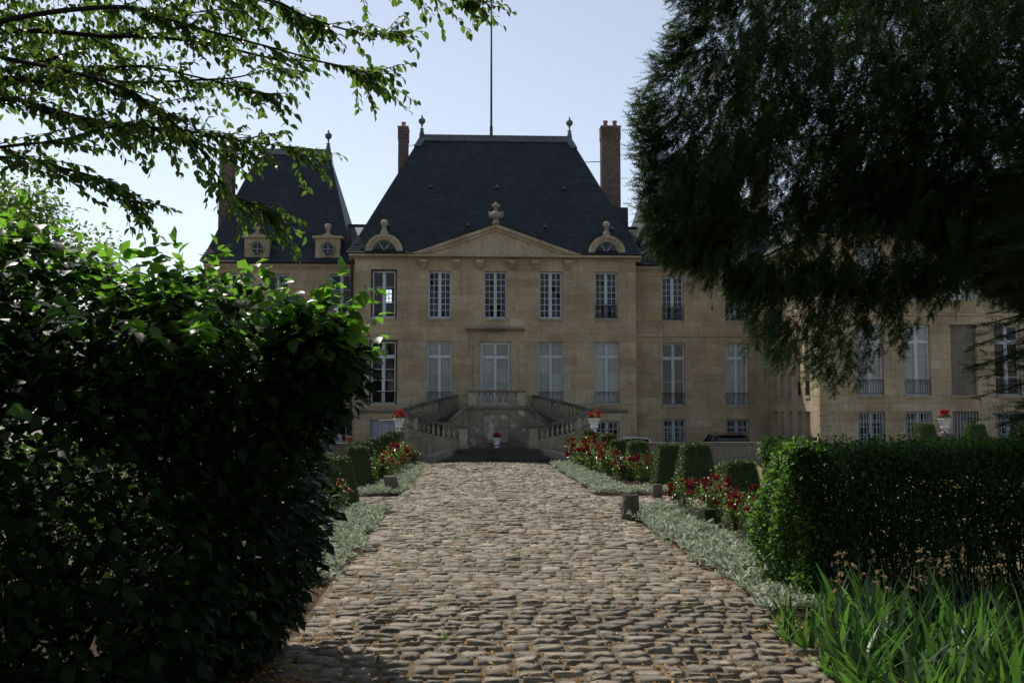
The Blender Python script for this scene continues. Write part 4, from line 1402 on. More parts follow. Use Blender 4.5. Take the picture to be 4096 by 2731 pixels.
# landing with its balustrade, wall beneath with a sunken panel
MB().box(SX - 1.47, SX + 1.47, 49.9, 53.0, 2.46, 2.60).build("landing_slab", "rail_stone", st)
lv = [.55 + .48 * i for i in range(5)]
for i in range(4):
    for k in range(4):
        a = SX - 1.43 + 2.86 * (k / 4) + (.0 if i % 2 else .0)
        inner = k in (1, 2)
        MB().box(a + .003, a + 2.86 / 4 - .003, 50.0 + (.05 if inner and i < 4 else 0) + random.uniform(-.003, .003), 50.5, lv[i] + .003, lv[i + 1] - .003 if i < 3 else 2.457, random.random()).build("wall_stone", "limed_stone", st)
MB().box(SX - 1.42, SX + 1.42, 50.1, 52.9, -.3, 2.44).build("landing_core", "stair_stone", st)
MB().box(SX - .72, SX - .66, 49.97, 50.06, .75, 2.3).box(SX + .66, SX + .72, 49.97, 50.06, .75, 2.3).box(SX - .66, SX + .66, 49.97, 50.06, 2.24, 2.3).box(SX - .66, SX + .66, 49.97, 50.06, .75, .82).build("panel_moulding", "stair_stone", st)
for (a, b_) in ((-1.42, -1.0), (1.0, 1.42)):
    MB().box(SX + a, SX + b_, 49.95, 50.3, 2.61, 3.28).box(SX + a + .07, SX + b_ - .07, 49.935, 49.96, 2.72, 3.18).build("pedestal", "baluster_stone", st)
for k in range(3):
    a = SX - 1.46 + 2.92 * k / 3
    MB().box(a + .002, a + 2.92 / 3 - .002, 49.9, 50.34, 3.285, 3.40, random.random()).build("handrail_stone", "rail_stone", st)
MB().box(SX - 1.0, SX + 1.0, 49.98, 50.26, 2.604, 2.70).build("plinth_stone", "stair_stone", st)
for k in range(7):
    baluster(SX - .88 + 1.76 * k / 6, 50.12, 2.70, .585)
for s in (-1, 1):                                                          # returns of the landing rail
    MB().box(*sorted((SX + s * 1.43, SX + s * 1.15)), 50.35, 52.9, 3.285, 3.39).box(*sorted((SX + s * 1.4, SX + s * 1.2)), 50.35, 52.9, 2.6, 2.72).build("handrail_stone", "rail_stone", st)
    for k in range(0):
        pass
# platform and the broad front steps
MB().box(SX - 1.9, SX + 1.9, 47.2, 50.0, .3, .58).build("platform", "step_stone", st)
for k in range(5):
    hwid = 1.75 + .28 * k
    MB().box(SX - hwid, SX + hwid, 47.25 - .31 * k - .31, 47.25 - .31 * k + (.4), -.2, .58 - .105 * (k + 1)).build("step", "step_stone", st)
    # nosing line
for s in (-1, 1):
    MB().hexa([(SX + s * 1.9, 47.5, -.3), (SX + s * 3.3, 46.2, -.3), (SX + s * 3.6, 46.5, -.3), (SX + s * 2.2, 48.0, -.3),
               (SX + s * 1.9, 47.5, .62), (SX + s * 3.3, 46.2, .25), (SX + s * 3.6, 46.5, .25), (SX + s * 2.2, 48.0, .62)]).build("side_wall", "stair_stone", st)

# ================================================================== urns, pot, bollards, cars
URN = [(.13, 0), (.15, .015), (.15, .045), (.07, .06), (.05, .10), (.06, .13), (.13, .16), (.17, .22), (.175, .27), (.15, .29), (.16, .31), (.185, .40), (.215, .50), (.26, .55), (.285, .565), (.285, .59), (.25, .60), (.20, .57), (.05, .55)]
def pelargonium(x, y, z, r, label, seed, group="red geraniums in the urns"):
    g = np.random.default_rng(seed)
    t = thing("geranium", label, "plant", (x, y, z), group)
    n = 90
    d = g.normal(size=(n, 3)); d[:, 2] = np.abs(d[:, 2]) * .9; d /= np.linalg.norm(d, axis=1, keepdims=True)
    pos = d * r * g.uniform(.5, .95, (n, 1)) + np.array([x, y, z])
    obj("foliage", scatter("foliage", leaf_shape(.09, .1, .2, .3, 2), pos, frames(d + g.normal(size=(n, 3)) * .5, np.tile([0, 0, 1.0], (n, 1))), g.uniform(.7, 1.3, n)), "rose_leaf", t, kind="stuff")
    for k in range(16):
        a, e = g.uniform(0, 6.28), g.uniform(-.1, 1.4)
        c = Vector((x + r * 1.05 * math.cos(a) * math.cos(e), y + r * 1.05 * math.sin(a) * math.cos(e), z + .05 + r * 1.05 * math.sin(e)))
        bloom("bloom", c, .085 * g.uniform(.75, 1.2), "geranium_red", t, g)
def bloom(name, c, r, mat, parent, g, world=True):
    if not hasattr(bloom, "meshes"):
        bloom.meshes = {}
    key = (mat, int(g.integers(0, 5)))
    if key not in bloom.meshes:
        q = np.random.default_rng(50 + key[1])
        n = 20
        d = q.normal(size=(n, 3)); d[:, 2] = d[:, 2] * .7 + .35; d /= np.linalg.norm(d, axis=1, keepdims=True)
        me = scatter("bloom", leaf_shape(.75, .8, .35, -.35, 2), d * .35, frames(q.normal(size=(n, 3)) + d * .6, d), q.uniform(.7, 1.1, n), rnd=q.random(n))
        me.materials.append(M[mat])
        bloom.meshes[key] = me
    o = bpy.data.objects.new(name, bloom.meshes[key])
    COL.objects.link(o)
    o.parent = parent
    o.location = Vector(c) - (WO[parent.name] if world else Vector((0, 0, 0)))
    o.scale = (r, r, r)
    o.rotation_euler = (g.normal(0, .3), g.normal(0, .3), g.uniform(0, 6.28))
    return o
leaf_mat("rose_leaf", [(0.025, 0.055, 0.014), (0.045, 0.085, 0.018), (0.06, 0.10, 0.02), (0.10, 0.11, 0.02)], (0.16, 0.28, 0.03), .38, rough=.3, spec=.5)
leaf_mat("rose_red", [(0.10, 0.003, 0.008), (0.19, 0.005, 0.013), (0.14, 0.003, 0.012)], (0.26, 0.006, 0.016), .35, rough=.55, spec=.2)
leaf_mat("geranium_red", [(0.30, 0.012, 0.018), (0.45, 0.03, 0.035), (0.36, 0.012, 0.025)], (0.5, 0.03, 0.035), .3, rough=.55, spec=.2)

def urn(x, y, z, label, scale=1.0, ped=True):
    if ped:
        tag(MB().box(x - .28, x + .28, y - .28, y + .28, -.03, .25).box(x - .23, x + .23, y - .23, y + .23, .25, z - .12).box(x - .3, x + .3, y - .3, y + .3, z - .12, z - .003).build("urn_pedestal", "render_wall"),
            "stone pedestal under the " + label, "pedestal", "urn pedestals")
    t = thing("garden_urn", label, "urn", (x, y, z), "white garden urns")
    MB().lathe([(r * scale, h * scale) for r, h in URN], (x, y, z), 20).build("bowl", "white_cast", t, smooth=True)
    flut = MB()
    for k in range(14):
        a = 2 * math.pi * k / 14
        pts = [(x + r * scale * 1.01 * math.cos(a), y + r * scale * 1.01 * math.sin(a), z + h * scale) for r, h in ((.10, .145), (.14, .165), (.173, .22), (.178, .26))]
        flut.tube(pts, [.008, .016, .018, .008], 5)
    flut.build("gadroon", "white_cast", t, smooth=True)
    for s in (-1, 1):
        MB().tube([(x + s * .19 * scale, y, z + .36 * scale), (x + s * .25 * scale, y, z + .38 * scale), (x + s * .25 * scale, y, z + .46 * scale), (x + s * .2 * scale, y, z + .47 * scale)], .018, 6).build("handle", "white_cast", t, smooth=True)
urn(-2.86, 44.0, 1.48, "white urn at the left foot of the stairs", .92)
pelargonium(-2.86, 44.0, 2.05, .24, "red geraniums in the urn left of the stairs", 1)
urn(5.71, 44.0, 1.44, "white urn at the right foot of the stairs", .98)
pelargonium(5.71, 44.0, 2.05, .25, "red geraniums in the urn right of the stairs", 2)
urn(18.57, 38.0, 1.52, "white urn far right between two clipped boxes behind the hedge", .92)
pelargonium(18.57, 38.0, 2.08, .24, "red geraniums in the far right urn behind the hedge", 3)
urn(1.56, 48.9, .583, "small pale urn against the wall under the stair landing", .80, ped=False)
pelargonium(1.56, 48.9, 1.06, .14, "dark red plant in the small urn under the landing", 4)
pt = MB().lathe([(.09, 0), (.13, .22), (.15, .22), (.15, .28), (.125, .28), (.10, .2), (.0, .19)], (-5.05, 44.45, .975), 16).build("flower_pot", "terracotta", None, smooth=True)
tag(pt, "small terracotta flower pot standing on the low wall at the left", "pot")

def bollard(x, y, w, h, lean, label, seed, yaw=0.2, taper=.82):
    g = random.Random(seed)
    vs, fs = [], []
    lev = [(-.05, 1.0), (.15, .99), (.5, .90), (.82, taper + .04), (.95, taper), (1.0, taper - .06)]
    k = 8
    for (t, s) in lev:
        for i in range(k):
            a = 2 * math.pi * (i + .5) / k
            q = max(abs(math.cos(a)), abs(math.sin(a)))
            px, py = math.cos(a) / q * w / 2 * s * .96, math.sin(a) / q * w / 2 * s * .9
            vs.append((px + lean[0] * t * h + g.gauss(0, .008), py + lean[1] * t * h + g.gauss(0, .008), t * h + (g.gauss(0, .008) if t > .1 else 0)))
    for j in range(len(lev) - 1):
        for i in range(k):
            fs.append((j * k + i, j * k + (i + 1) % k, (j + 1) * k + (i + 1) % k, (j + 1) * k + i))
    fs.append(tuple((len(lev) - 1) * k + i for i in range(k)))
    o = MB().add(vs, fs, g.random()).build("stone_bollard", "bollard_stone")
    o.location = (x, y, 0)
    o.rotation_euler = (0, 0, yaw)
    tag(o, label, "bollard", "stone kerb bollards")
bollard(3.62, 22.0, .40, .55, (.06, 0), "dark square stone bollard at the right road edge before the silver border", 1)
bollard(-2.02, 29.2, .46, .50, (-.28, .1), "leaning stone bollard in the silver border at the left road edge", 2)
bollard(4.55, 33.0, .36, .2, (0, 0), "low dark stump stone sunk in the far right silver border", 3)
bollard(5.3, 27.6, .3, .36, (.05, 0), "small dark bollard half hidden behind the red roses at the crossing", 4)

def car(x, y, z, L, Wd, Hh, paint, label, name, suv=False):
    """rear towards the camera; built from cross sections along its length"""
    t = thing(name, label, "car", (x, y, z), "cars parked in the courtyard")
    secs = []   # (dist from rear, half width low, z bottom, z belt, half width belt)
    belt = .62 * Hh if suv else .60 * Hh
    prof = [(0.0, .86, .38, belt - .06), (.06, .95, .32, belt), (.25, 1.0, .26, belt + .01), (.6 * L, 1.0, .24, belt), (.82 * L, .97, .25, belt - .08), (.96 * L, .88, .3, belt - .2), (L, .74, .4, belt - .32)]
    vs, fs = [], []
    for (d, k, zb, zt) in prof:
        w = Wd / 2 * k
        vs += [(x - w * .92, y + d, z + zb), (x - w, y + d, z + (zb + zt) * .5), (x - w * .95, y + d, z + zt), (x + w * .95, y + d, z + zt), (x + w, y + d, z + (zb + zt) * .5), (x + w * .92, y + d, z + zb)]
    for j in range(len(prof) - 1):
        for i in range(6):
            fs.append((6 * j + i, 6 * j + (i + 1) % 6, 6 * j + 6 + (i + 1) % 6, 6 * j + 6 + i))
    fs += [tuple(range(5, -1, -1)), tuple(6 * (len(prof) - 1) + i for i in range(6))]
    MB().add(vs, fs).build("body", paint, t, smooth=False)
    # cabin: glass house with a painted roof
    b0, b1 = (.10, .70 * L) if suv else (.12, .66 * L)
    t0, t1 = (.34, .52 * L) if suv else (.5, .48 * L)
    wb, wt = Wd / 2 * .93, Wd / 2 * .74
    zb, zt = z + belt - .03, z + Hh - .1
    MB().hexa([(x - wb, y + b0, zb), (x + wb, y + b0, zb), (x + wb, y + b1, zb), (x - wb, y + b1, zb), (x - wt, y + t0, zt), (x + wt, y + t0, zt), (x + wt, y + t1, zt), (x - wt, y + t1, zt)]).build("cabin_glass", "car_glass", t)
    vs, fs, nx, ny = [], [], 8, 8
    for j in range(ny + 1):
        for i in range(nx + 1):
            u, v = i / nx * 2 - 1, j / ny
            vs.append((x + u * (wt + .03), y + t0 - .06 + (t1 - t0 + .1) * v, zt - .03 + .13 * (1 - abs(u) ** 3.5) * (1 - abs(2 * v - 1) ** 4 * .6)))
    for j in range(ny):
        for i in range(nx):
            a = j * (nx + 1) + i
            fs.append((a, a + 1, a + nx + 2, a + nx + 1))
    MB().add(vs, fs).build("roof", paint, t, smooth=True)
    pl = MB()
    for s in (-1, 1):
        for (d0, d1) in ((b0, t0), (b1, t1), (.40 * L, .38 * L)):
            pl.tube([(x + s * wb, y + d0, zb), (x + s * wt, y + d1, zt)], .045, 5)
    pl.build("pillar", paint, t)
    if suv:
        for s in (-1, 1):
            MB().tube([(x + s * (wt - .02), y + t0 + .05, zt + .05), (x + s * (wt - .03), y + t0 + .3, zt + .13), (x + s * (wt - .03), y + t1 - .3, zt + .13), (x + s * (wt - .02), y + t1, zt + .05)], .025, 6).build("roof_rail", "rim", t, smooth=True)
    MB().box(x - wt * .9, x + wt * .9, y + t0 - .2, y + t0, zt + .04, zt + .075).build("spoiler", paint, t)
    MB().box(x - .22, x + .22, y + t0 - .215, y + t0 - .2, zt + .045, zt + .065).build("brake_light", "tail_light", t)
    for s in (-1, 1):
        MB().box(*sorted((x + s * Wd * .36, x + s * Wd * .46)), y - .01, y + .1, z + belt - .3, z + belt - .04).build("tail_light", "tail_light", t)
        for d in (.18 * L, .80 * L):
            w_ = MB()
            for (xx) in (0,):
                pr = [(.33 * math.cos(a), .33 * math.sin(a)) for a in [2 * math.pi * i / 18 for i in range(18)]]
                w_.prism(pr, x + s * (Wd / 2 - .2), x + s * (Wd / 2 + .01), lambda p, q, tt: (tt, y + d + p, z + .33 + q))
            wh = w_.build("wheel", "tyre", t)
            MB().prism([(.2 * math.cos(a), .2 * math.sin(a)) for a in [2 * math.pi * i / 12 for i in range(12)]], x + s * (Wd / 2 + .008), x + s * (Wd / 2 + .02), lambda p, q, tt: (tt, y + d + p, z + .33 + q)).build("rim", "rim", wh)
    MB().box(x - .26, x + .26, y - .02, y, z + .55, z + .66).build("number_plate", "plate", t)
car(8.25, 47.6, -.4, 4.1, 1.75, 1.50, "car_white", "white hatchback parked behind the low wall near the stairs", "parked_car")
car(13.1, 48.2, -.4, 4.6, 1.85, 1.66, "car_black", "black estate car with roof rails parked behind the low wall", "parked_car", suv=True)
# ================================================================== plants
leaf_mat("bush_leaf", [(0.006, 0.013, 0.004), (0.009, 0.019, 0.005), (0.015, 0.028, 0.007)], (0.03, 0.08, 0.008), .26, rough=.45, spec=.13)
leaf_mat("bush_sunlit_leaf", [(0.02, 0.045, 0.008), (0.03, 0.065, 0.010), (0.04, 0.08, 0.012)], (0.24, 0.55, 0.04), .45, rough=.34, spec=.4)  # brighter copy of bush_leaf: sunlight put into the leaf colour
leaf_mat("beech_leaf", [(0.022, 0.045, 0.010), (0.035, 0.065, 0.012), (0.05, 0.085, 0.014)], (0.19, 0.34, 0.04), .40, rough=.4, spec=.3)
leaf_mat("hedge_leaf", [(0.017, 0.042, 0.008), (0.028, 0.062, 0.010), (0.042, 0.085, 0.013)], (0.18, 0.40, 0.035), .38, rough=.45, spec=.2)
leaf_mat("yew_needle", [(0.009, 0.021, 0.007), (0.016, 0.034, 0.009), (0.024, 0.050, 0.012), (0.040, 0.032, 0.011)], (0.05, 0.12, 0.016), .25, rough=.55, spec=.08)
leaf_mat("box_leaf", [(0.022, 0.048, 0.008), (0.036, 0.074, 0.011), (0.058, 0.10, 0.014)], (0.08, 0.13, 0.012), .22, rough=.4, spec=.4)
leaf_mat("iris_leaf", [(0.016, 0.040, 0.013), (0.025, 0.058, 0.017), (0.036, 0.08, 0.02)], (0.11, 0.27, 0.035), .36, rough=.42, spec=.3)
leaf_mat("stachys_leaf", [(0.12, 0.16, 0.085), (0.16, 0.20, 0.11), (0.20, 0.23, 0.13)], (0.25, 0.32, 0.18), .25, rough=.9, spec=.1, edge=(0.62, 0.64, 0.52))
leaf_mat("dry_petal", [(0.26, 0.17, 0.09), (0.38, 0.27, 0.16)], (0.42, 0.28, 0.15), .35, rough=.8, spec=.1)
leaf_mat("litter_leaf", [(0.46, 0.20, 0.045), (0.58, 0.34, 0.09), (0.32, 0.13, 0.035), (0.62, 0.48, 0.20)], (0.4, 0.2, 0.05), .15, rough=.8, spec=.15)
leaf_mat("weed_leaf", [(0.05, 0.10, 0.015), (0.08, 0.13, 0.02)], (0.2, 0.36, 0.04), .35, rough=.5, spec=.3)
plain("bark", (0.022, 0.018, 0.014), rough=.9, var=.3, nscale=12, bs=.6)
plain("stem_green", (0.045, 0.065, 0.02), rough=.7, var=.2, bs=0)
UP = np.array([0, 0, 1.0])

def leaf_objects(parent, base_mesh, pos, rot, sc, name="leaf"):
    for p_, r_, s_ in zip(pos, rot, sc):
        o = bpy.data.objects.new(name, base_mesh)
        COL.objects.link(o)
        o.parent = parent
        w = Vector(p_)
        o.matrix_local = Matrix.Translation(w - WO[parent.name]) @ Matrix(r_.tolist()).to_4x4() @ Matrix.Scale(float(s_), 4)

def base_leaf_mesh(base, mat, name="leaf"):
    me = np_mesh(name, np.array(base[0]), np.array(base[1]), {"edge": np.array(base[2], float)})
    me.materials.append(M[mat])
    return me

def pix(P):
    """where a point falls in the frame, 0..1 across and down; used only to choose which leaves become objects of their own"""
    c = np.asarray(P) - np.array(cam.location)
    a = R(2.7); e = math.atan(274.5 / 4000)
    x = c[:, 0] * math.cos(a) - c[:, 1] * math.sin(a)
    y = c[:, 0] * math.sin(a) + c[:, 1] * math.cos(a)
    yy = y * math.cos(e) + c[:, 2] * math.sin(e)
    zz = -y * math.sin(e) + c[:, 2] * math.cos(e)
    return .5 + x / yy * (4000 / 4096), .5 - zz / yy * (4000 / 2731), yy

def branch(mb, pts, r0, r1, seg=6, sub=4):
    P = smooth_path(pts, sub)
    n = len(P)
    mb.tube(P, [r0 + (r1 - r0) * i / (n - 1) for i in range(n)], seg)
    return P

# ---------------------------------------------------------------- overhanging tree, upper left
bt = thing("broadleaf_tree", "leafy tree whose branches hang into the sky at the upper left", "tree", (-5.6, 7.2, 0))
tr_ = MB()
branch(tr_, [(-5.6, 7.2, -.1), (-5.55, 7.15, 1.5), (-5.6, 7.2, 3.2), (-5.5, 7.3, 5.0), (-5.3, 7.2, 7.0), (-5.0, 7.3, 9.0)], .24, .08, 10)
tr_.build("trunk", "bark", bt, smooth=True)
LIMBS = [
 [(-3.08, 6.6, 4.96), (-2.38, 6.72, 5.12), (-2.16, 6.84, 5.12), (-1.82, 6.96, 5.06), (-1.28, 7.08, 4.96), (-0.68, 7.2, 4.83)],
 [(-3.35, 7.2, 5.11), (-2.64, 7.32, 5.14), (-2.41, 7.44, 5.19), (-1.95, 7.56, 5.19), (-1.54, 7.68, 5.13), (-1.11, 7.8, 5.14), (-0.82, 7.92, 5.1)],
 [(-3.62, 7.8, 5.03), (-3.09, 7.92, 5.24), (-2.9, 8.04, 5.38), (-2.42, 8.16, 5.63), (-1.9, 8.28, 5.77)],
 [(-3.43, 7.4, 4.68), (-3.13, 7.52, 4.65), (-2.82, 7.64, 4.6), (-2.57, 7.76, 4.6), (-2.31, 7.88, 4.57), (-1.89, 8.0, 4.41)],
 [(-2.69, 6.9, 4.72), (-2.4, 7.02, 4.65), (-2.17, 7.14, 4.52), (-1.92, 7.26, 4.28), (-1.74, 7.38, 4.01), (-1.48, 7.5, 3.88)],
 [(-3.0, 6.5, 4.09), (-2.75, 6.62, 4.16), (-2.55, 6.74, 4.25), (-2.38, 6.86, 4.35)],
 [(-3.67, 8.0, 5.04), (-3.08, 8.12, 5.09), (-2.74, 8.24, 5.1), (-2.23, 8.36, 5.17), (-1.94, 8.48, 5.24), (-1.59, 8.6, 5.39)],
 [(-3.23, 7.0, 4.15), (-2.88, 7.12, 4.11), (-2.66, 7.24, 4.07), (-2.57, 7.36, 4.0), (-2.46, 7.48, 3.94)],
 [(-2.08, 7.0, 5.38), (-1.43, 7.12, 5.36), (-1.17, 7.24, 5.28), (-0.77, 7.36, 5.21), (-0.56, 7.48, 5.27)],
 [(-2.77, 7.5, 4.56), (-2.09, 7.62, 4.52), (-1.68, 7.74, 4.48), (-1.34, 7.86, 4.47)],
 [(-1.47, 7.3, 5.61), (-0.78, 7.42, 5.59), (-0.2, 7.54, 5.59), (0.02, 7.66, 5.6)],
 [(-3.4, 7.0, 5.55), (-2.6, 7.1, 5.6), (-1.9, 7.2, 5.5), (-1.3, 7.3, 5.35)],
 [(-3.6, 7.6, 4.9), (-3.1, 7.5, 4.85), (-2.5, 7.4, 4.95), (-2.0, 7.5, 4.9), (-1.5, 7.5, 4.78)],
]
g = np.random.default_rng(21)
limb_mb, twig_mb = MB(), MB()
LP, LD = [], []
for li, pts in enumerate(LIMBS):
    z0_ = 3.6 + (pts[0][2] - 4.0) * .6
    root = [(-5.5, 7.2, z0_), ((-5.5 + pts[0][0]) / 2, (7.2 + pts[0][1]) / 2, (z0_ + pts[0][2]) / 2 + .12)] if li not in (4, 8, 9, 10) else [tuple(Vector(pts[0]) + Vector((-.5, 0, .1)))]
    lb = MB()
    P = branch(lb, root + pts, .024 if li in (0, 1, 2, 3, 6, 12) else .016, .004)
    lb.build("limb", "bark", bt, smooth=True)
    n = len(P)
    tw = {4: 62, 9: 52, 5: 30, 7: 30, 10: 30}.get(li, 42)
    dens0 = .18
    for k in range(tw):
        t = g.uniform(.12, 1.0) if k > 3 else 1.0
        i = min(n - 2, int(t * (n - 1)))
        p0 = np.array(P[i].lerp(P[i + 1], g.random()))
        dr = np.array((P[i + 1] - P[i]).normalized())
        sd = g.normal(size=3) * np.array([.5, .8, .42])
        dv = dr * g.uniform(.5, 1.1) + sd + np.array([.1, 0, -.12])
        dv /= np.linalg.norm(dv)
        ln = g.uniform(.18, .5) * (1.2 - .35 * t)
        q = [p0 + dv * ln * s + np.array([0, 0, -.16 * ln * s * s]) for s in (0, .33, .66, 1.0)]
        twig_mb.tube(q, [.0055, .004, .003, .0015], 4)
        m_ = int(ln / .034) + 2
        for a in range(m_):
            s = (a + .6) / m_
            pp = p0 + dv * ln * s + np.array([0, 0, -.16 * ln * s * s])
            ax = np.cross(dv, UP)
            side_ = (1 if a % 2 else -1)
            LP.append(pp + g.normal(0, .006, 3))
            LD.append(dv * .55 + ax * side_ * .75 + np.array([0, 0, -.55]) + g.normal(0, .42, 3))
# the dense inner crown further left and above
for k in range(2000):
    c = np.array([g.uniform(-4.8, -1.7), g.uniform(6.3, 8.8), g.uniform(4.9, 6.4)])
    if c[2] < 5.45 and c[0] > -3.2 + (c[2] - 4.9) * 1.2:
        continue
    m_ = int(g.integers(3, 7))
    dv = rand_unit(1)[0] * np.array([1, 1, .4])
    for a in range(m_):
        LP.append(c + dv * .05 * a + g.normal(0, .03, 3))
        LD.append(dv * .4 + np.array([.1, 0, -.7]) + g.normal(0, .4, 3))
for k in range(900):  # unseen foliage overhead, added to keep sky light off the foreground
    d = g.normal(size=3); d /= np.linalg.norm(d)
    c = np.array([-4.2, 2.6, 9.2]) + d * np.array([5.4, 4.6, 2.9]) * g.uniform(.5, 1.0)
    if c[1] > 5.2 and c[2] < 7.4:
        continue
    for a in range(12):
        LP.append(c + g.normal(0, .22, 3))
        LD.append(g.normal(0, .6, 3) + np.array([0, 0, -.5]))
twig_mb.build("twigs", "bark", bt, kind="stuff")
LP, LD = np.array(LP), np.array(LD)
rot = frames(LD, UP[None] + g.normal(0, .45, LD.shape))
scl = g.uniform(.046, .076, len(LP)) * np.where(LP[:, 2] > 6.6, 2.2, 1.0)
BEECH = leaf_shape(1, .62, .25, .28, 4, tip=.85)
px_, py_, dp = pix(LP)
vis = np.where((px_ > .02) & (px_ < .46) & (py_ > .0) & (py_ < .42))[0]
pick = vis[np.argsort(-(scl[vis] / dp[vis]))][:300]
mask = np.ones(len(LP), bool); mask[pick] = False
leaf_objects(bt, base_leaf_mesh(BEECH, "beech_leaf"), LP[pick], rot[pick], scl[pick])
hi_ = LP[:, 2] > 6.6
obj("foliage", scatter("foliage", BEECH, LP[mask & ~hi_], rot[mask & ~hi_], scl[mask & ~hi_]), "beech_leaf", bt, kind="stuff")
obj("added_shade_foliage", scatter("added_shade_foliage", leaf_shape(1, .7, .2, .2, 1), LP[mask & hi_], rot[mask & hi_], scl[mask & hi_]), "beech_leaf", bt, kind="stuff")

# ---------------------------------------------------------------- big dark bush, left foreground
bu = thing("large_bush", "huge dark leafy bush filling the left foreground beside the cobbles", "bush", (-3.2, 8.6, 0))
LOB = np.array([
 (-3.3, 8.8, 1.6, 2.1, 2.2, 1.75), (-2.2, 9.5, 1.35, .82, 1.3, 1.35), (-1.85, 7.8, 2.6, .92, 1.1, .80), (-1.12, 7.4, 2.75, .42, .5, .48), (-2.25, 10.4, 1.95, .85, 1.0, 1.2),
 (-2.6, 7.7, 2.72, 1.0, 1.0, .60), (-3.8, 8.2, 3.1, 1.15, 1.1, .72), (-2.3, 10.1, .75, .62, .85, .8), (-3.2, 6.9, 1.3, 1.55, 1.4, 1.5), (-4.6, 8.6, 2.9, 1.3, 1.4, 1.0), (-4.3, 6.8, 2.0, 1.5, 1.4, 1.5)])
g = np.random.default_rng(31)
def lobes_sample(L, n, shell=(.82, 1.04)):
    vol = L[:, 3] * L[:, 4] + L[:, 4] * L[:, 5] + L[:, 3] * L[:, 5]
    idx = g.choice(len(L), n, p=vol / vol.sum())
    d = g.normal(size=(n, 3)); d /= np.linalg.norm(d, axis=1, keepdims=True)
    r_ = g.uniform(shell[0], shell[1], (n, 1))
    pos = L[idx, :3] + d * L[idx, 3:] * r_
    # drop points buried inside other lobes
    keep = np.ones(n, bool)
    for q in L:
        inside = (((pos - q[:3]) / q[3:]) ** 2).sum(1) < .55
        keep &= ~inside
    keep &= pos[:, 2] > .12
    return pos[keep], d[keep]
pos, nd = lobes_sample(LOB, 34000)
# leaves all through the inside, so that it is as opaque as a real bush
ii = g.choice(len(LOB), 15000)
dd = g.normal(size=(15000, 3)); dd /= np.linalg.norm(dd, axis=1, keepdims=True)
pin = LOB[ii, :3] + dd * LOB[ii, 3:] * g.uniform(.25, .8, (15000, 1))
kk = pin[:, 2] > .1
pos, nd = np.concatenate([pos, pin[kk]]), np.concatenate([nd, dd[kk]])
# leafy shoots that stick out of the top and the right side
S = []
SD = []
for k in range(230):
    li_ = g.choice([2, 3, 5, 6, 2, 2, 5, 6, 9])
    L = LOB[li_]
    d = np.array([g.normal(.25, .5), g.normal(0, .5), g.uniform(.15, 1.0)]); d /= np.linalg.norm(d)
    p0 = L[:3] + d * L[3:] * .85
    ln = g.uniform(.25, .6) if k % 5 else g.uniform(.6, .85)
    if li_ == 3 or d[0] > .5:
        ln *= .55
    dv = d + np.array([.3, 0, .1]); dv /= np.linalg.norm(dv)
    for a in range(int(ln / .05)):
        S.append(p0 + dv * .05 * a + np.array([0, 0, -.3 * (.05 * a) ** 2]) + g.normal(0, .012, 3))
        SD.append(np.cross(dv, UP) * (1 if a % 2 else -1) * .8 + dv * .5 + np.array([0, 0, -.3]) + g.normal(0, .25, 3))
S, SD = np.array(S), np.array(SD)
sprig = MB()
D1 = nd * np.array([1, 1, .3]) + np.array([.1, -.1, -.28]) + g.normal(0, .38, nd.shape)
BUSHL = leaf_shape(1, .74, .22, .25, 6, tip=.8, serr=.05)
BUSHS = leaf_shape(1, .78, .22, .25, 2, tip=.8)
rotS = frames(SD, UP[None] + g.normal(0, .4, SD.shape))
sclS = g.uniform(.085, .135, len(S))
px_, py_, dp = pix(S)
vis = np.where((px_ > .0) & (px_ < .42) & (py_ > .3))[0]
pick = vis[np.argsort(-(sclS[vis] / dp[vis]))][:300]
mask = np.ones(len(S), bool); mask[pick] = False
leaf_objects(bu, base_leaf_mesh(BUSHL, "bush_sunlit_leaf"), S[pick], rotS[pick], sclS[pick])
lit_top = (pos[:, 2] > 2.55 + .25 * np.sin(pos[:, 0] * 3)) & (g.random(len(pos)) < np.clip(.06 + .17 * (pos[:, 0] + 3.2), .03, .34)) & (nd[:, 2] > 0)  # upper leaves that get the sunlit colour
RB, sB = frames(D1, UP[None] + g.normal(0, .36, nd.shape)), g.uniform(.075, .14, len(pos))
obj("foliage", scatter("foliage", BUSHS, pos[~lit_top], RB[~lit_top], sB[~lit_top]), "bush_leaf", bu, kind="stuff")
obj("sunlit_leaves", scatter("sunlit_leaves", leaf_shape(1, .74, .22, .25, 3, tip=.8), pos[lit_top], RB[lit_top], sB[lit_top]), "bush_sunlit_leaf", bu, kind="stuff")
obj("sunlit_shoots", scatter("sunlit_shoots", BUSHS, S[mask], rotS[mask], sclS[mask]), "bush_sunlit_leaf", bu, kind="stuff")
for k in range(16):
    a = g.uniform(0, 6.28)
    x, y = -3.2 + 1.2 * math.cos(a) * g.random(), 8.6 + 1.2 * math.sin(a) * g.random()
    e = LOB[g.integers(0, len(LOB))]
    mb = MB()
    branch(mb, [(x, y, -.1), (x * .7 + e[0] * .3, y * .7 + e[1] * .3, .9), (x * .3 + e[0] * .7, y * .3 + e[1] * .7, 1.8), (e[0], e[1], e[2] + e[5] * .6)], .035, .008, 5)
    mb.build("stem", "bark", bu, smooth=True)

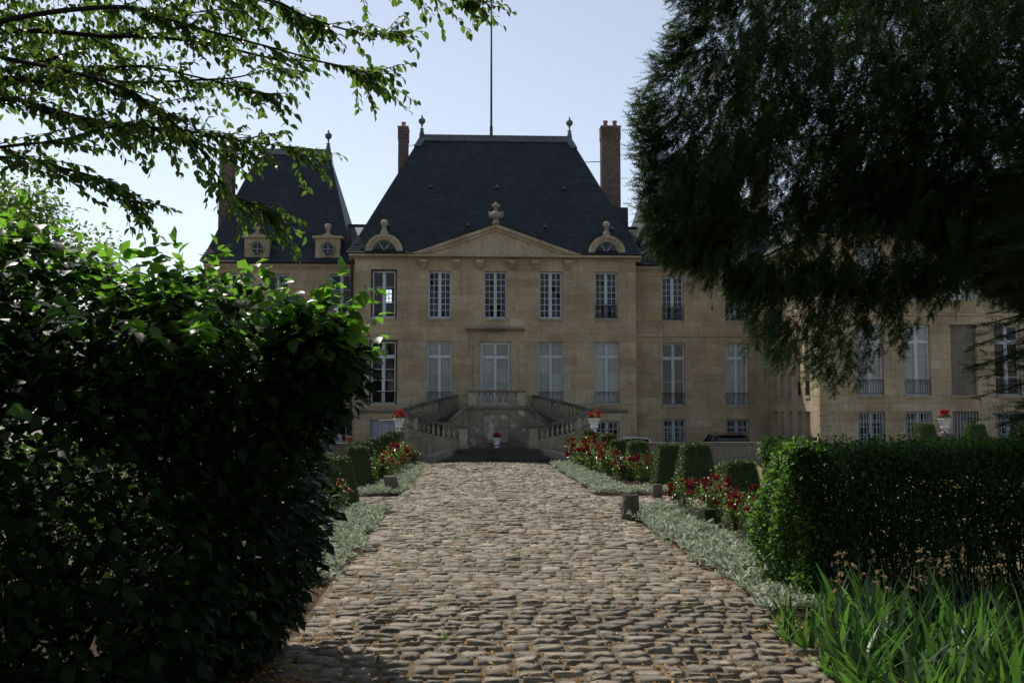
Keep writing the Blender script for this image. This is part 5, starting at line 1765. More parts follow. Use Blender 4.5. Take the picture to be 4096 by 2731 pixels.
# ---------------------------------------------------------------- yew, right
SHOOT_V, SHOOT_T = [], []
def _tri(a, b_, c):
    n_ = len(SHOOT_V)
    SHOOT_V.extend([a, b_, c])
    SHOOT_T.append((n_, n_ + 1, n_ + 2))
for k in range(6):
    t = .02 + k / 6.2
    ln = .26 * (1 - .4 * t) + .04
    for s in (-1, 1):
        _tri((s * .004, t - .06, 0), (s * .004, t + .06, 0), (s * ln, t + .16 + .03 * (k % 2), .06 * (1 if k % 2 else -1)))
_tri((-.02, 0, 0), (.02, 0, 0), (0, 1.08, 0))
SHOOT = (SHOOT_V, SHOOT_T)

yw = thing("yew_tree", "great dark yew with drooping sprays filling the upper right", "tree", (11.6, 17.0, 0))
mb = MB()
branch(mb, [(11.6, 17, -.1), (11.5, 17, 2), (11.6, 16.9, 5), (11.5, 17, 9), (11.6, 17, 13)], .42, .12, 12)
mb.build("trunk", "bark", yw, smooth=True)
POLY = np.array([(3.35, 13.5), (3.31, 9.17), (3.40, 8.6), (3.15, 8.22), (2.85, 7.73), (2.70, 7.12), (2.75, 6.11), (2.78, 5.51), (3.0, 4.99), (3.3, 4.85), (4.0, 4.9), (5.0, 5.35), (7.0, 5.4), (7.9, 4.7), (8.6, 4.3), (9.4, 4.0), (13.5, 3.8), (15.5, 6), (15, 13.5)])
def in_poly(x, z, poly):
    c = np.zeros(len(x), bool)
    j = len(poly) - 1
    for i in range(len(poly)):
        xi, zi, xj, zj = poly[i, 0], poly[i, 1], poly[j, 0], poly[j, 1]
        hit = ((zi > z) != (zj > z)) & (x < (xj - xi) * (z - zi) / (zj - zi + 1e-12) + xi)
        c ^= hit
        j = i
    return c
def edge_dist(x, z, poly):
    d = np.full(len(x), 1e9)
    for i in range(len(poly)):
        a, b_ = poly[i - 1], poly[i]
        e = b_ - a
        t = np.clip(((x - a[0]) * e[0] + (z - a[1]) * e[1]) / (e @ e), 0, 1)
        d = np.minimum(d, np.hypot(x - a[0] - t * e[0], z - a[1] - t * e[1]))
    return d
g = np.random.default_rng(41)
n = 12600
x, z = g.uniform(2.5, 9.8, n), g.uniform(2.4, 10.2, n)
k = in_poly(x, z, POLY)
x, z = x[k], z[k]
ed = edge_dist(x, z, POLY)
# clumps and gaps: keep by a slow random field
fld = np.sin(x * 2.3 + 1.3 * np.sin(z * 1.7)) * np.cos(z * 2.1 + np.sin(x * 1.9)) + .5 * np.sin(x * 5.1 + z * 3.3)
keep = (fld > -.6) | (g.random(len(x)) < .2) | (x > 7.5) | (ed < .3)
x, z, ed = x[keep], z[keep], ed[keep]
n = len(x)
half = np.minimum(2.6, .25 + 1.1 * ed)
y = 15.6 + g.uniform(-1, 1, n) * half + np.clip(x - 6, 0, 6) * .12
C = np.stack([x, y, z], 1)
# long hanging tresses below the crown
T_ = []
for (tx, zt_, zb_, nq) in [(3.15, 5.2, 4.5, 26), (3.4, 5.2, 4.35, 26), (3.62, 5.2, 4.2, 26), (3.86, 5.2, 3.93, 24), (4.19, 4.9, 3.82, 20), (4.4, 4.5, 3.5, 24), (4.58, 4.4, 3.1, 26), (4.86, 4.4, 2.82, 30), (5.02, 4.4, 2.85, 24), (5.3, 4.4, 3.2, 18), (5.5, 4.4, 2.7, 26), (5.66, 4.3, 2.5, 26), (5.97, 4.4, 2.66, 30), (6.3, 4.4, 2.82, 22), (6.36, 4.4, 3.05, 18), (6.72, 4.5, 2.9, 22), (6.9, 4.5, 3.12, 20), (7.36, 4.5, 3.7, 18), (7.75, 4.6, 3.74, 18)]:
    for q_ in range(nq):
        f_ = g.random()
        T_.append((tx + g.normal(0, .085) * (1.1 - .6 * f_) - .12 * (1 - f_), 15.4 + g.normal(0, .25), zt_ + (zb_ + .25 - zt_) * f_))
for q_ in range(330):                                     # the low limb they hang from, and thin sprays above it
    T_.append((g.uniform(4.2, 7.6), 15.4 + g.normal(0, .35), 4.42 + g.normal(0, .13)))
for q_ in range(230):
    T_.append((g.uniform(3.9, 8.0), 15.4 + g.normal(0, .5), g.uniform(4.6, 5.5)))
T_ = np.array(T_)
C = np.concatenate([C, T_]); ed = np.concatenate([ed, np.full(len(T_), 2.0)])
SP, SDv, SU, SS = [], [], [], []
for c, e in zip(C, ed):
    edge_l = np.clip(1.1 - e / .7, 0, 1) * (1.0 if c[2] > 4.8 else .2) * (1.0 if c[0] < 5 else .2)
    dv = np.array([-.32, -.1, -.85]) + g.normal(0, .34, 3) * np.array([1, 1, .6])
    dv = dv * (1 - edge_l) + edge_l * (np.array([-.8, -.1, .05]) + g.normal(0, .4, 3))
    dv /= np.linalg.norm(dv)
    ln = g.uniform(.28, .55)
    sd = np.cross(dv, UP + g.normal(0, .3, 3)); sd /= np.linalg.norm(sd) + 1e-9
    m_ = int(ln / .05)
    for a in range(m_):
        s = (a + .5) / m_
        p_ = c + dv * ln * (s - .7) + np.array([0, 0, -.12 * s * s * ln])
        sgn = 1 if a % 2 else -1
        SP.append(p_)
        SDv.append(dv * .75 + sd * sgn * .62 + np.array([0, 0, -.22]) + g.normal(0, .16, 3))
        SU.append(np.cross(sd, dv) + g.normal(0, .4, 3))
        SS.append(g.uniform(.13, .23) * (1.1 - .45 * s))
    SP.append(c + dv * ln * .28); SDv.append(dv); SU.append(np.cross(sd, dv)); SS.append(.16)
SP, SDv, SU, SS = map(np.array, (SP, SDv, SU, SS))
obj("needle_sprays", scatter("needle_sprays", SHOOT, SP, frames(SDv, SU), SS), "yew_needle", yw, kind="stuff")
for k in range(12):
    za = g.uniform(4.2, 10.5)
    xe = g.uniform(3.4, 6.5)
    ze = za + g.uniform(-1.6, .4)
    ok_ = in_poly(np.array([xe]), np.array([ze]), POLY)[0]
    if not ok_:
        continue
    ye = 15.6 + g.uniform(-1.2, 1.2)
    mb = MB()
    branch(mb, [(11.5, 17, za), (9.0, 16.8 * .5 + ye * .5, za + .25), ((8.6 + xe) / 2, ye, (za + ze) / 2 + .2), (xe, ye, ze)], .045, .008, 6)
    mb.build("limb", "bark", yw, smooth=True)

# ---------------------------------------------------------------- fir at the right edge
fr_ = thing("fir_tree", "dark fir with flat layered branches cut by the right edge", "tree", (9.0, 12.6, 0))
mb = MB()
branch(mb, [(9.0, 12.6, -.1), (9, 12.6, 3), (9.0, 12.6, 9)], .25, .06, 8)
mb.build("trunk", "bark", fr_, smooth=True)
SP, SDv, SU, SS = [], [], [], []
for zb in np.arange(2.3, 8.0, .22):
    for k in range(9):
        a = g.uniform(math.pi * .62, math.pi * 1.45)
        ln = np.clip(2.45 - .16 * abs(zb - 3.4), .6, 3) * g.uniform(.6, 1.05)
        hd = np.array([math.cos(a), math.sin(a), -.12 + g.normal(0, .06)])
        p0 = np.array([9.0, 12.6, zb + g.normal(0, .08)])
        if k < 5:
            lm = MB()
            lm.tube([tuple(p0), tuple(p0 + hd * ln * .5 + np.array([0, 0, .05])), tuple(p0 + hd * ln + np.array([0, 0, -.15]))], [.03, .018, .005], 5)
            lm.build("limb", "bark", fr_, smooth=True)
        sd = np.cross(hd, UP)
        for s in np.arange(.25, 1.0, .05):
            for sg in (-1, 1):
                wl_ = (1 - s) * .55 + .12
                for q in np.arange(.05, wl_, .10):
                    SP.append(p0 + hd * ln * s + (sd * sg * .8 + hd * .6) * q + np.array([0, 0, -.25 * q - .25 * s * s + .1 * s + g.normal(0, .02)]))
                    SDv.append(sd * sg * .7 + hd * .7 + g.normal(0, .2, 3))
                    SU.append(UP + g.normal(0, .3, 3)); SS.append(g.uniform(.12, .19))
SP, SDv, SU, SS = map(np.array, (SP, SDv, SU, SS))
obj("needle_sprays", scatter("needle_sprays", SHOOT, SP, frames(SDv, SU), SS), "yew_needle", fr_, kind="stuff")

# ---------------------------------------------------------------- clipped hedge, right
leaf_mat("hedge_shade_leaf", [(0.010, 0.024, 0.006), (0.016, 0.036, 0.008), (0.026, 0.052, 0.010)], (0.05, 0.12, 0.012), .28, rough=.45, spec=.2)  # darker copy of hedge_leaf, with the shade kept in its colour
def clipped_hedge(label, HX0, HX1, HY0, HY1, HZ, dn, seed):
    hg = thing('clipped_hedge', label, 'hedge', ((HX0 + HX1) / 2, (HY0 + HY1) / 2, 0), 'clipped hedges')
    g = np.random.default_rng(seed)
    def hedge_top(x, y):
        return HZ + .06 * np.sin(x * 2.1) + .05 * np.sin(x * 5.3 + y * 3)
    P, N = [], []
    def face(n, f, nrm):
        u, v, w = g.random(n), g.random(n), np.abs(g.normal(0, .13, n))
        q = f(u, v, w)
        P.append(q); N.append(np.tile(nrm, (n, 1)))
    face(int(24000 * dn), lambda u, v, w: np.stack([HX0 + (HX1 - HX0) * u ** 1.3, HY0 + w + .08 * np.sin(u * 30 + v * 9), .05 + (HZ - .05) * v ** .75], 1), (0, -1, .2))
    face(int(11000 * dn), lambda u, v, w: np.stack([HX0 + (HX1 - HX0) * u ** 1.2, HY0 + (HY1 - HY0) * v, hedge_top(HX0 + (HX1 - HX0) * u ** 1.2, HY0 + 2 * v) - w], 1), (0, -.2, 1))
    face(int(9000 * dn), lambda u, v, w: np.stack([HX0 + w * .8 + .05 * np.sin(u * 14 + v * 11), HY0 + (HY1 - HY0) * u, .03 + (HZ) * v], 1), (-1, 0, .2))
    face(int(9000 * dn), lambda u, v, w: np.stack([HX0 + (HX1 - HX0) * u, HY1 - w, .1 + HZ * v], 1), (0, 1, .2))
    face(int(24000 * dn), lambda u, v, w: np.stack([HX0 + (HX1 - HX0) * u, HY0 + (HY1 - HY0) * g.random(len(u)), .6 + (HZ - .6) * v], 1), (0, -1, .2))
    P, N = np.concatenate(P), np.concatenate(N).astype(float)
    cx2, cy2 = np.clip(HX0 + .55 - P[:, 0], 0, 1), np.clip(HY0 + .55 - P[:, 1], 0, 1)
    rr_ = np.hypot(cx2, cy2)
    over = np.where((cx2 > 0) & (cy2 > 0) & (rr_ > .55), (rr_ - .55) / np.maximum(rr_, 1e-6), 0)
    P[:, 0] += cx2 * over; P[:, 1] += cy2 * over
    P[:, 0] += .10 * np.sin(P[:, 2] * 3.1 + P[:, 1] * 2) * (P[:, 0] < HX0 + .6)
    P += g.normal(0, .03, P.shape)
    # upright sprigs on top
    for k in range(90):
        bx, by = g.uniform(HX0, HX1 - 3), g.uniform(HY0, HY1)
        for a in range(5):
            P = np.vstack([P, [bx + g.normal(0, .03), by + g.normal(0, .03), HZ + .03 * a]]); N = np.vstack([N, [0, 0, 1]])
    D = N * .5 + g.normal(0, .7, N.shape) + np.array([0, 0, -.15])
    shaded_ = (N[:, 1] < -.5) | (N[:, 1] > .5)  # front, back and inside leaves take the shaded colour
    R_h, s_h = frames(D, N + g.normal(0, .5, N.shape) + UP * .5), g.uniform(.042, .078, len(P))
    obj("shade_foliage", scatter("shade_foliage", leaf_shape(1, .7, .2, .2, 1), P[shaded_], R_h[shaded_], s_h[shaded_]), "hedge_shade_leaf", hg, kind="stuff")
    P, N, D = P[~shaded_], N[~shaded_], D[~shaded_]
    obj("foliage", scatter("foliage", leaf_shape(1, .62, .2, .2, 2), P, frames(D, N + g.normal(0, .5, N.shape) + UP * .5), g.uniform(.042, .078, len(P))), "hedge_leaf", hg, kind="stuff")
    tw_ = MB()
    for k in range(420):
        bx, by = g.uniform(HX0 + .15, HX1), g.uniform(HY0 + .25, HY1 - .25)
        t_ = (bx + g.normal(0, .25), by + g.normal(0, .25), g.uniform(1.2, 1.85))
        tw_.tube([(bx, by, -.02), ((bx + t_[0]) / 2 + g.normal(0, .05), (by + t_[1]) / 2, t_[2] * .5), t_], [.012, .009, .004], 4)
    tw_.build("stems", "bark", hg, kind="stuff")

clipped_hedge("clipped green hedge with sunlit end beside the silver border, right", 4.08, 12.5, 12.0, 13.9, 1.93, 1.0, 51)
clipped_hedge("hidden hedge added behind the huge dark bush to block light, left", -12.0, -2.5, 12.2, 13.9, 1.9, .45, 52)  # unseen hedge, added to stop light coming through the bush

# ---------------------------------------------------------------- box topiary
def topiary_mesh(seed, w0=1.0, w1=.57, h=1.3, nl=11000):
    q = np.random.default_rng(seed)
    P, N = [], []
    for k in range(5):
        n_ = nl // 5
        u, v = q.uniform(-1, 1, n_), q.random(n_)
        hw_ = (w0 + (w1 - w0) * v) / 2
        if k == 4:
            p_ = np.stack([u * w1 / 2, q.uniform(-1, 1, n_) * w1 / 2, np.full(n_, h)], 1); nn = (0, 0, 1)
        else:
            a = k * math.pi / 2
            ln_ = np.stack([u * hw_, -hw_], 1)
            p_ = np.stack([ln_[:, 0] * math.cos(a) - ln_[:, 1] * math.sin(a), ln_[:, 0] * math.sin(a) + ln_[:, 1] * math.cos(a), v * h], 1)
            nn = (math.sin(a), -math.cos(a), .15)
        P.append(p_); N.append(np.tile(nn, (n_, 1)))
    P, N = np.concatenate(P), np.concatenate(N).astype(float)
    P += N * q.normal(0, .009, (len(P), 1)) + q.normal(0, .008, P.shape)
    # soften the corners
    r_ = np.hypot(P[:, 0], P[:, 1]); mxx = np.maximum(np.abs(P[:, 0]), np.abs(P[:, 1])) + 1e-6
    f_ = 1 - .28 * np.clip(r_ / mxx - 1.15, 0, 1)
    P[:, 2] -= np.where(P[:, 2] > h * .93, .5, 0) * np.clip(mxx - w1 / 2 * .72, 0, 1)
    P[:, :2] *= f_[:, None]
    D = N * .35 + q.normal(0, .6, N.shape)
    me = scatter("foliage", leaf_shape(1, .6, .15, .1, 1), P, frames(D, N + q.normal(0, .4, N.shape)), q.uniform(.024, .042, len(P)), rnd=q.random(len(P)))
    me.materials.append(M["box_leaf"])
    co = MB().hexa([(-w0 / 2 * .95, -w0 / 2 * .90, .0), (w0 / 2 * .95, -w0 / 2 * .90, .0), (w0 / 2 * .95, w0 / 2 * .90, .0), (-w0 / 2 * .95, w0 / 2 * .90, .0),
                    (-w1 / 2 * .93, -w1 / 2 * .87, h * .955), (w1 / 2 * .93, -w1 / 2 * .87, h * .955), (w1 / 2 * .93, w1 / 2 * .87, h * .955), (-w1 / 2 * .93, w1 / 2 * .87, h * .955)]).mesh("inner_twigs")
    co.materials.append(M["box_leaf"])
    return me, co
TOPM = [topiary_mesh(60 + k) for k in range(3)]
def topiary(x, y, sc_, h, label, yaw, z=0.0, grp="clipped box topiary"):
    t = thing("box_topiary", label, "topiary", (x, y, z), grp)
    a, b_ = random.choice(TOPM)
    for nm, me, kd in (("foliage", a, "stuff"), ("inner_twigs", b_, None)):
        o = obj(nm, me, None, t, origin=(x, y, z), kind=kd)
        o.scale = (sc_, sc_, h / 1.3)
        o.rotation_euler = (0, 0, yaw)
ORD = ["nearest the stairs", "second from the stairs", "third from the stairs", "fourth from the stairs", "fifth from the stairs", "sixth from the stairs", "seventh from the stairs"]
for k, (x, y, s_, h) in enumerate([(5.35, 43.2, .85, 1.5), (5.9, 41.0, .98, 1.42), (5.85, 38.0, .98, 1.27), (6.05, 35.0, 1.04, 1.32), (6.2, 30.3, 1.1, 1.38), (6.45, 27.9, 1.2, 1.47), (6.45, 23.6, 1.2, 1.2)]):
    topiary(x, y, s_, h, "tapered clipped box in the right-hand row, " + ORD[k], random.uniform(-.12, .12))
for k, (x, y, s_, h) in enumerate([(-3.1, 43.2, .85, 1.46), (-3.15, 40.6, .9, 1.40), (-3.45, 38.0, .9, 1.32), (-3.55, 35.2, 1.0, 1.30), (-3.45, 32.6, 1.02, 1.24), (-3.3, 26.0, 1.1, 1.2)]):
    topiary(x, y, s_, h, "tapered clipped box in the left-hand row, " + ORD[k], random.uniform(-.12, .12))
structure(MB().box(15.5, 26, 36.6, 39.6, -.05, .5).build("flower_bed", "mulch"))
for k, (x, y) in enumerate([(17.75, 38.0), (19.75, 38.0), (21.75, 38.2)]):
    topiary(x, y, .98, 1.36, "tapered clipped box behind the hedge, " + ["left of the far urn", "right of the far urn", "at the right picture edge"][k], random.uniform(-.1, .1), z=.5)
for k, (x, y, s_) in enumerate([(4.95, 20.4, .42), (5.1, 17.6, .46)]):
    topiary(x, y, s_, .40, ["small low box plug under the roses, the farther one", "small low box plug by the hedge end, the nearer one"][k], .3, grp="small box plugs")

# ---------------------------------------------------------------- roses
def rose_template(seed, h=.95, w=.5, nl=720, nb=13, br=.088):
    q = np.random.default_rng(seed)
    root = empty("rose_bush", (0, 0, 0))
    stems, P, D, tips = MB(), [], [], []
    for k in range(11):
        a, sp = q.uniform(0, 6.28), q.uniform(.15, 1.0) * w
        hh = h * q.uniform(.6, 1.05)
        pts = [(0.04 * math.cos(a), .04 * math.sin(a), -.02), (sp * .35 * math.cos(a), sp * .35 * math.sin(a), hh * .4), (sp * .75 * math.cos(a), sp * .75 * math.sin(a), hh * .75), (sp * math.cos(a), sp * math.sin(a), hh)]
        stems.tube(pts, [.011, .009, .006, .004], 5)
        tips.append(pts[3]); tips.append(tuple((Vector(pts[2]) + Vector(pts[3])) / 2 + Vector(q.normal(0, .07, 3))))
        for b_ in range(nl // 11):
            t = q.uniform(.25, 1.0)
            i = min(2, int(t * 3)); f_ = t * 3 - i
            p_ = Vector(pts[i]).lerp(Vector(pts[i + 1]), min(1, f_))
            off = q.normal(0, .095, 3)
            P.append(np.array(p_) + off); D.append(off + q.normal(0, .06, 3) + np.array([0, 0, -.02]))
    stems.build("stems", "stem_green", root)
    P, D = np.array(P), np.array(D)
    obj("foliage", scatter("foliage", leaf_shape(1, .66, .2, .2, 2), P, frames(D, UP[None] + q.normal(0, .5, D.shape)), q.uniform(.045, .085, len(P)), rnd=q.random(len(P))), "rose_leaf", root, kind="stuff")
    for k in range(nb):
        c = Vector(tips[int(q.integers(0, len(tips)))]) + Vector(q.normal(0, .045, 3))
        for j in range(int(q.integers(1, 4))):
            bloom("bloom", c + Vector(q.normal(0, .05, 3)), br * q.uniform(.65, 1.1), "rose_red", root, q, world=False)
    return root
ROSE = [rose_template(70, .95, .5), rose_template(71, .85, .45, nb=11), rose_template(72, 1.05, .5, nb=15), rose_template(73, .8, .42, nb=9)]
used = [False] * 4
NTH = ['first', 'second', 'third', 'fourth', 'fifth', 'sixth', 'seventh', 'eighth', 'ninth', 'tenth', 'eleventh', 'twelfth']
def roses(spots, label, grp, seed):
    q = random.Random(seed)
    for (x, y, s_) in spots:
        k = q.randrange(4)
        if not used[k]:
            o = ROSE[k]; used[k] = True
        else:
            o = copy_tree(ROSE[k])
        o.location = (x, y, -.02)
        o.scale = (s_, s_, s_)
        o.rotation_euler = (0, 0, q.uniform(0, 6.28))
        rank = sorted(range(len(spots)), key=lambda i: (-spots[i][1], spots[i][0])).index(spots.index((x, y, s_)))
        tag(o, label + ", " + NTH[rank] + " from the stairs", "rose", grp)
q = random.Random(9)
roses([(4.95 + q.uniform(-.2, .25), 43.0 - k * 1.12, q.uniform(1.0, 1.35)) for k in range(8)] + [(5.5, 40.5, 1.2), (5.35, 34.0, 1.0), (5.9, 33.2, .95), (6.6, 33.4, 1.0)],
      "red rose bush in the far right bed", "roses of the far right bed", 1)
roses([(5.1, 23.0, .85), (5.6, 22.0, .85), (5.2, 21.2, .85), (5.8, 20.8, .85), (5.4, 19.9, .85), (6.1, 19.6, .85), (5.5, 18.7, .85), (5.95, 18.0, .9), (5.3, 17.2, .85), (5.85, 16.5, .9), (5.25, 15.6, .75), (5.0, 14.9, .8)],
      "red rose bush in the near right bed", "roses of the near right bed", 2)
roses([(-2.65 + q.uniform(-.15, .15), 43.2 - k * 1.25, q.uniform(.95, 1.2)) for k in range(9)] + [(-2.2, 42.3, 1.05), (-4.3, 41.5, 1.15)],
      "red rose bush in the far left bed", "roses of the far left bed", 3)
roses([(-3.0, 23.6, .9), (-3.5, 22.8, 1.0), (-3.1, 21.2, .9)], "red rose bush in the near left bed beside the dark bush", "roses of the near left bed", 4)
roses([(16.6 + k * .75, 37.3 + q.uniform(-.2, .2), 1.0) for k in range(8)], "red rose bush behind the hedge along the far right boxes", "roses behind the hedge", 5)
for k in range(8):
    pass

# ---------------------------------------------------------------- silver lamb's ear borders
STA = leaf_shape(1, .36, .35, .28, 2, tip=.9)
def stachys(label, strips, seed, dens=430):
    q = np.random.default_rng(seed)
    P = []
    for (x0, x1, y0, y1) in strips:
        n_ = int((x1 - x0) * (y1 - y0) * dens / 3)
        c = np.stack([q.uniform(x0, x1, n_), q.uniform(y0, y1, n_)], 1)
        c[:, 0] += .09 * np.sin(c[:, 1] * 1.9) + .05 * np.sin(c[:, 1] * 5.1)
        P.append(c)
    c = np.concatenate(P)
    n_ = len(c)
    hgt = .06 + .09 * (np.sin(c[:, 0] * 7 + 2 * np.sin(c[:, 1] * 3)) * .5 + .5)
    # three leaves per rosette
    pos, D = [], []
    for k in range(3):
        a = q.uniform(0, 6.28, n_)
        el = q.uniform(.25, 1.25, n_)
        pos.append(np.stack([c[:, 0] + .012 * np.cos(a), c[:, 1] + .012 * np.sin(a), hgt * q.uniform(.3, 1.1, n_)], 1))
        D.append(np.stack([np.cos(a) * np.cos(el), np.sin(a) * np.cos(el), np.sin(el)], 1))
    pos, D = np.concatenate(pos), np.concatenate(D)
    o = obj("lambs_ear_border", scatter("lambs_ear_border", STA, pos, frames(D, UP[None] + q.normal(0, .3, D.shape)), q.uniform(.10, .17, len(pos))), "stachys_leaf", kind="stuff")
    tag(o, label, "ground cover", "silver lamb's ear borders")
stachys("silver grey ground cover along the near right road edge before the hedge", [(3.66, 4.95, 11.7, 22.4), (3.9, 5.3, 22.4, 24.2)], 1, 480)
stachys("silver grey ground cover along the far right road edge up to the stairs", [(3.75, 4.75, 28.6, 44.2), (4.7, 6.2, 28.5, 29.9)], 2)
stachys("silver grey ground cover along the far left road edge up to the stairs", [(-2.6, -1.78, 28.6, 43.8), (-3.7, -2.5, 28.5, 29.7)], 3)
stachys("silver grey ground cover along the near left road edge beside the dark bush", [(-2.75, -1.82, 14.2, 24.3)], 4, 480)

# ---------------------------------------------------------------- irises, right foreground
IRIS = leaf_shape(1, .090, .12, .30, 7, tip=.55)
IRM = base_leaf_mesh(IRIS, "iris_leaf", "leaf")
IRIS2 = leaf_shape(1, .086, .12, .62, 7, tip=.55)
IRM2 = base_leaf_mesh(IRIS2, "iris_leaf", "leaf")
g = np.random.default_rng(81)
stalk_pts = 0
CL = [(3.55, 8.55), (4.1, 8.2), (4.75, 8.55), (3.75, 9.45), (4.45, 9.35), (5.15, 9.4), (4.2, 10.3), (4.95, 10.4), (5.75, 10.5), (4.55, 11.2), (5.5, 11.35), (3.5, 7.7), (4.5, 7.5), (3.45, 9.3), (3.55, 10.2), (3.85, 11.1)]
IRL = ['front row nearest the cobbles', 'front row second from the cobbles', 'front row third from the cobbles', 'second row nearest the cobbles', 'second row middle', 'second row outermost', 'third row nearest the cobbles', 'third row middle', 'third row outermost', 'back row by the hedge, left', 'back row by the hedge, right', 'cut by the bottom edge, left', 'cut by the bottom edge, right', 'low plant at the cobbles, front', 'low plant at the cobbles, middle', 'low plant between cobbles and hedge foot']
for ci, (cx_, cy_) in enumerate(CL):
    ic = thing("iris_clump", "iris plant with sword leaves, lower right corner, " + IRL[ci], "iris", (cx_, cy_, 0), "irises in the lower right corner")
    P, D, U, Sc = [], [], [], []
    for f_ in range(8):
        fx, fy = cx_ + g.uniform(-.36, .36), cy_ + g.uniform(-.36, .36)
        az = g.uniform(0, math.pi)
        for l_ in range(6):
            sp = (l_ - 2.5) / 2.5
            lean = sp * .62 + g.normal(0, .1)
            hd = np.array([math.cos(az), math.sin(az), 0])
            P.append((fx + hd[0] * sp * .03, fy + hd[1] * sp * .03, -.02))
            d = hd * math.sin(lean) + UP * math.cos(lean) + np.array([-.10, -.06, 0]) + g.normal(0, .05, 3)
            D.append(d)
            U.append(UP * .3 - hd * np.sign(lean) * .9 + g.normal(0, .7, 3) if g.random() < .6 else g.normal(0, 1, 3))
            Sc.append((g.uniform(.5, .85) if ci < 13 else g.uniform(.35, .55)) * (1 - .12 * abs(sp)))
    P, D, U, Sc = map(np.array, (P, D, U, Sc))
    rt = frames(D, U)
    nobj = 18
    pick = g.permutation(len(P))
    A = pick[:nobj]
    half_ = nobj // 2
    leaf_objects(ic, IRM, P[A[:half_]], rt[A[:half_]], Sc[A[:half_]])
    leaf_objects(ic, IRM2, P[A[half_:]], rt[A[half_:]], Sc[A[half_:]])
    B_ = pick[nobj:]
    obj("foliage", scatter("foliage", IRIS, P[B_], rt[B_], Sc[B_]), "iris_leaf", ic, kind="stuff")
    for s_ in range(2 if (cy_ > 9 and ci < 13) else 0):
        sx_, sy_ = cx_ + g.uniform(-.4, .3), cy_ + g.uniform(-.2, .4)
        hh = g.uniform(.72, .98)
        tip = (sx_ + g.normal(-.05, .05), sy_ + g.normal(0, .05), hh)
        stk = MB()
        stk.tube([(sx_, sy_, 0), ((sx_ + tip[0]) / 2, (sy_ + tip[1]) / 2, hh * .5), tip], [.007, .006, .004], 5)
        so = stk.build("flower_stalk", "stem_green", ic)
        for f_ in range(2):
            fc = np.array(tip) + np.array([g.normal(0, .015), g.normal(0, .015), -.10 * f_])
            nn = 6
            me = scatter("withered_flower", leaf_shape(1, .7, .5, .6, 2), np.tile(fc, (nn, 1)) + g.normal(0, .01, (nn, 3)), frames(g.normal(0, 1, (nn, 3)) + np.array([0, 0, -.4]), g.normal(0, 1, (nn, 3))), g.uniform(.025, .05, nn))
            obj("withered_flower", me, "dry_petal", so)

# ---------------------------------------------------------------- trees in the background
def far_tree(x, y, h, rad, label, seed, n_=6500, trunk=.3, grp="trees beyond the left lawn"):
    q = np.random.default_rng(seed)
    t = thing("background_tree", label, "tree", (x, y, 0), grp)
    mb = MB()
    branch(mb, [(x, y, -.3), (x + .1, y, h * .3), (x, y + .1, h * .7)], trunk, .08, 8)
    mb.build("trunk", "bark", t, smooth=True)
    P, N = [], []
    for k in range(34):
        d = q.normal(size=3); d /= np.linalg.norm(d)
        c = np.array([x, y, h * .62]) + d * np.array([rad, rad, h * .36]) * q.uniform(.45, .85)
        r_ = rad * q.uniform(.22, .36)
        m_ = n_ // 34
        dd = q.normal(size=(m_, 3)); dd /= np.linalg.norm(dd, axis=1, keepdims=True)
        P.append(c + dd * r_ * q.uniform(.5, 1.05, (m_, 1)) * np.array([1, 1, .75])); N.append(dd)
    P, N = np.concatenate(P), np.concatenate(N)
    obj("crown", scatter("crown", leaf_shape(1, .7, .2, .2, 1), P, frames(N + q.normal(0, .6, N.shape) + np.array([0, 0, -.3]), N + UP + q.normal(0, .4, N.shape)), q.uniform(.14, .26, len(P))), "beech_leaf", t, kind="stuff")
far_tree(-17.3, 36, 12.2, 4.9, "tall broadleaf tree behind the dark bush at the left edge", 1, 9000)
far_tree(-23.0, 40, 14, 5.0, "broadleaf tree at the far left, behind the other one", 2)
far_tree(-10.2, 36, 7.6, 2.6, "lower green tree glimpsed between bush and left pavilion", 3)

for k, (x, y, h, r_) in enumerate([(-6.5, -4.5, 14, 5.5), (5.0, -3.6, 14, 5.6), (10.5, 1.0, 13, 4.8), (-12.0, 2.5, 14, 5.2), (-.5, -11, 16, 6.5)]):  # unseen trees put in to shade the foreground
    far_tree(x, y, h, r_, "unseen tree added behind the viewer for shade, " + ["left front", "right front", "far right", "far left", "rearmost"][k], 10 + k, 5000, grp="unseen added trees behind the viewer")

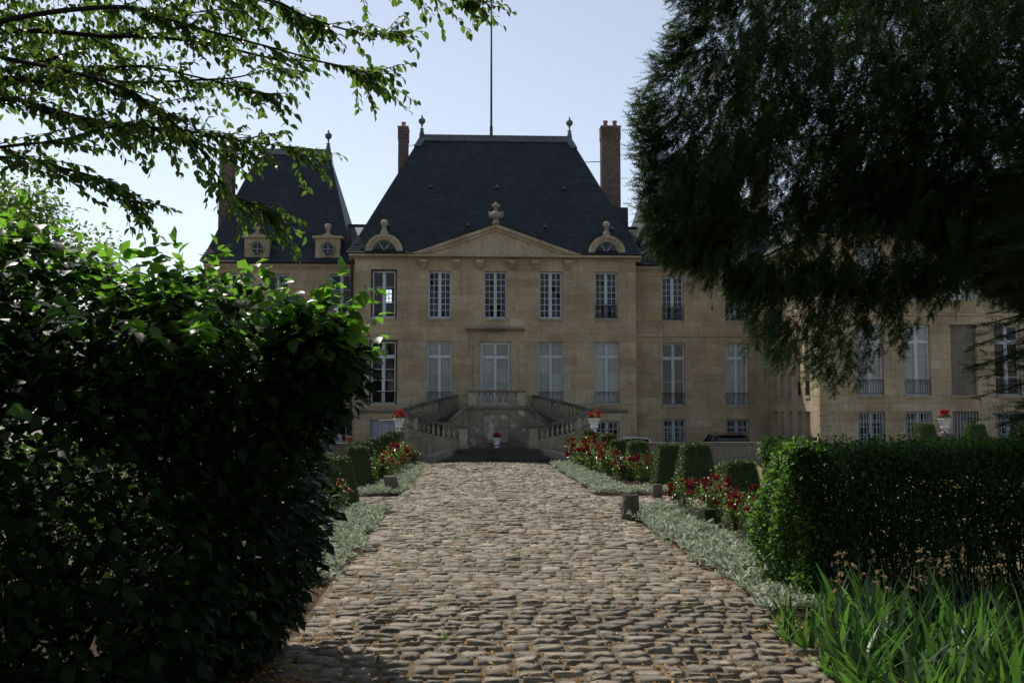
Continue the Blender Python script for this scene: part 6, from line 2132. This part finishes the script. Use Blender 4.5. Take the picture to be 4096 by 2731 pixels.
# ---------------------------------------------------------------- litter and weeds on the cobbles
g = np.random.default_rng(91)
n = 9500
yy = 8.3 + 16 * g.random(n) ** 2.6
xx = RC + g.uniform(-1, 1, n) * 2.72
edge_bias = g.random(n) < .35
xx[edge_bias] = np.where(g.random(edge_bias.sum()) < .5, -1.7, 3.6) + g.normal(0, .25, edge_bias.sum())
zz_ = np.array([road_z(a, b_) for a, b_ in zip(xx, yy)]) + g.uniform(-.002, .030, n)
d = g.normal(0, 1, (n, 3)) * np.array([1, 1, .18])
o = obj("fallen_leaves", scatter("fallen_leaves", leaf_shape(1, .5, .4, .3, 1), np.stack([xx, yy, zz_], 1), frames(d, UP[None] + g.normal(0, .35, d.shape)), g.uniform(.02, .062, n)), "litter_leaf", kind="stuff")
tag(o, "scattered brown fallen leaves in the joints of the cobbles", "leaf litter")
P, D, Sc = [], [], []
for k in range(150):
    c = np.array([RC + g.uniform(-1, 1) * 2.5, 9.5 + 34 * g.random(), 0])
    c[2] = road_z(c[0], c[1]) - .01
    for a in range(int(g.integers(6, 16))):
        P.append(c + g.normal(0, .045, 3) * np.array([1.3, .8, 0])); D.append(g.normal(0, .8, 3) * np.array([1, 1, 0]) + np.array([0, 0, .8])); Sc.append(g.uniform(.04, .11))
for k in range(260):                                                         # thin moss and grass at the left kerb
    c = np.array([-1.78 + g.normal(0, .1), g.uniform(29, 44), .02])
    for a in range(5):
        P.append(c + g.normal(0, .05, 3) * np.array([1, 1, 0])); D.append(g.normal(0, .8, 3) * np.array([1, 1, 0]) + np.array([0, 0, .8])); Sc.append(g.uniform(.03, .07))
P, D, Sc = map(np.array, (P, D, Sc))
o = obj("joint_weeds", scatter("joint_weeds", leaf_shape(1, .16, .2, .35, 2), P, frames(D, g.normal(0, 1, D.shape)), Sc), "weed_leaf", kind="stuff")
tag(o, "small green weeds and grass growing between the cobbles", "weeds")
n = 9000
xx = np.where(g.random(n) < .5, g.uniform(4.6, 7.6, n), g.uniform(-5, -2.2, n)); yy = np.where(g.random(n) < .6, g.uniform(12, 24.5, n), g.uniform(28.2, 40, n))
d = g.normal(0, 1, (n, 3)) * np.array([1, 1, .2])
o = obj("bark_chips", scatter("bark_chips", leaf_shape(1, .4, .1, .05, 1), np.stack([xx, yy, np.full(n, -.02) + g.uniform(0, .02, n)], 1), frames(d, UP[None] + g.normal(0, .3, d.shape)), g.uniform(.02, .06, n)), "chip", kind="stuff") if plain("chip", (0.10, 0.065, 0.045), rough=.9, var=.4, bs=0) else None
tag(o, "brown bark chips spread over the flower beds", "mulch")
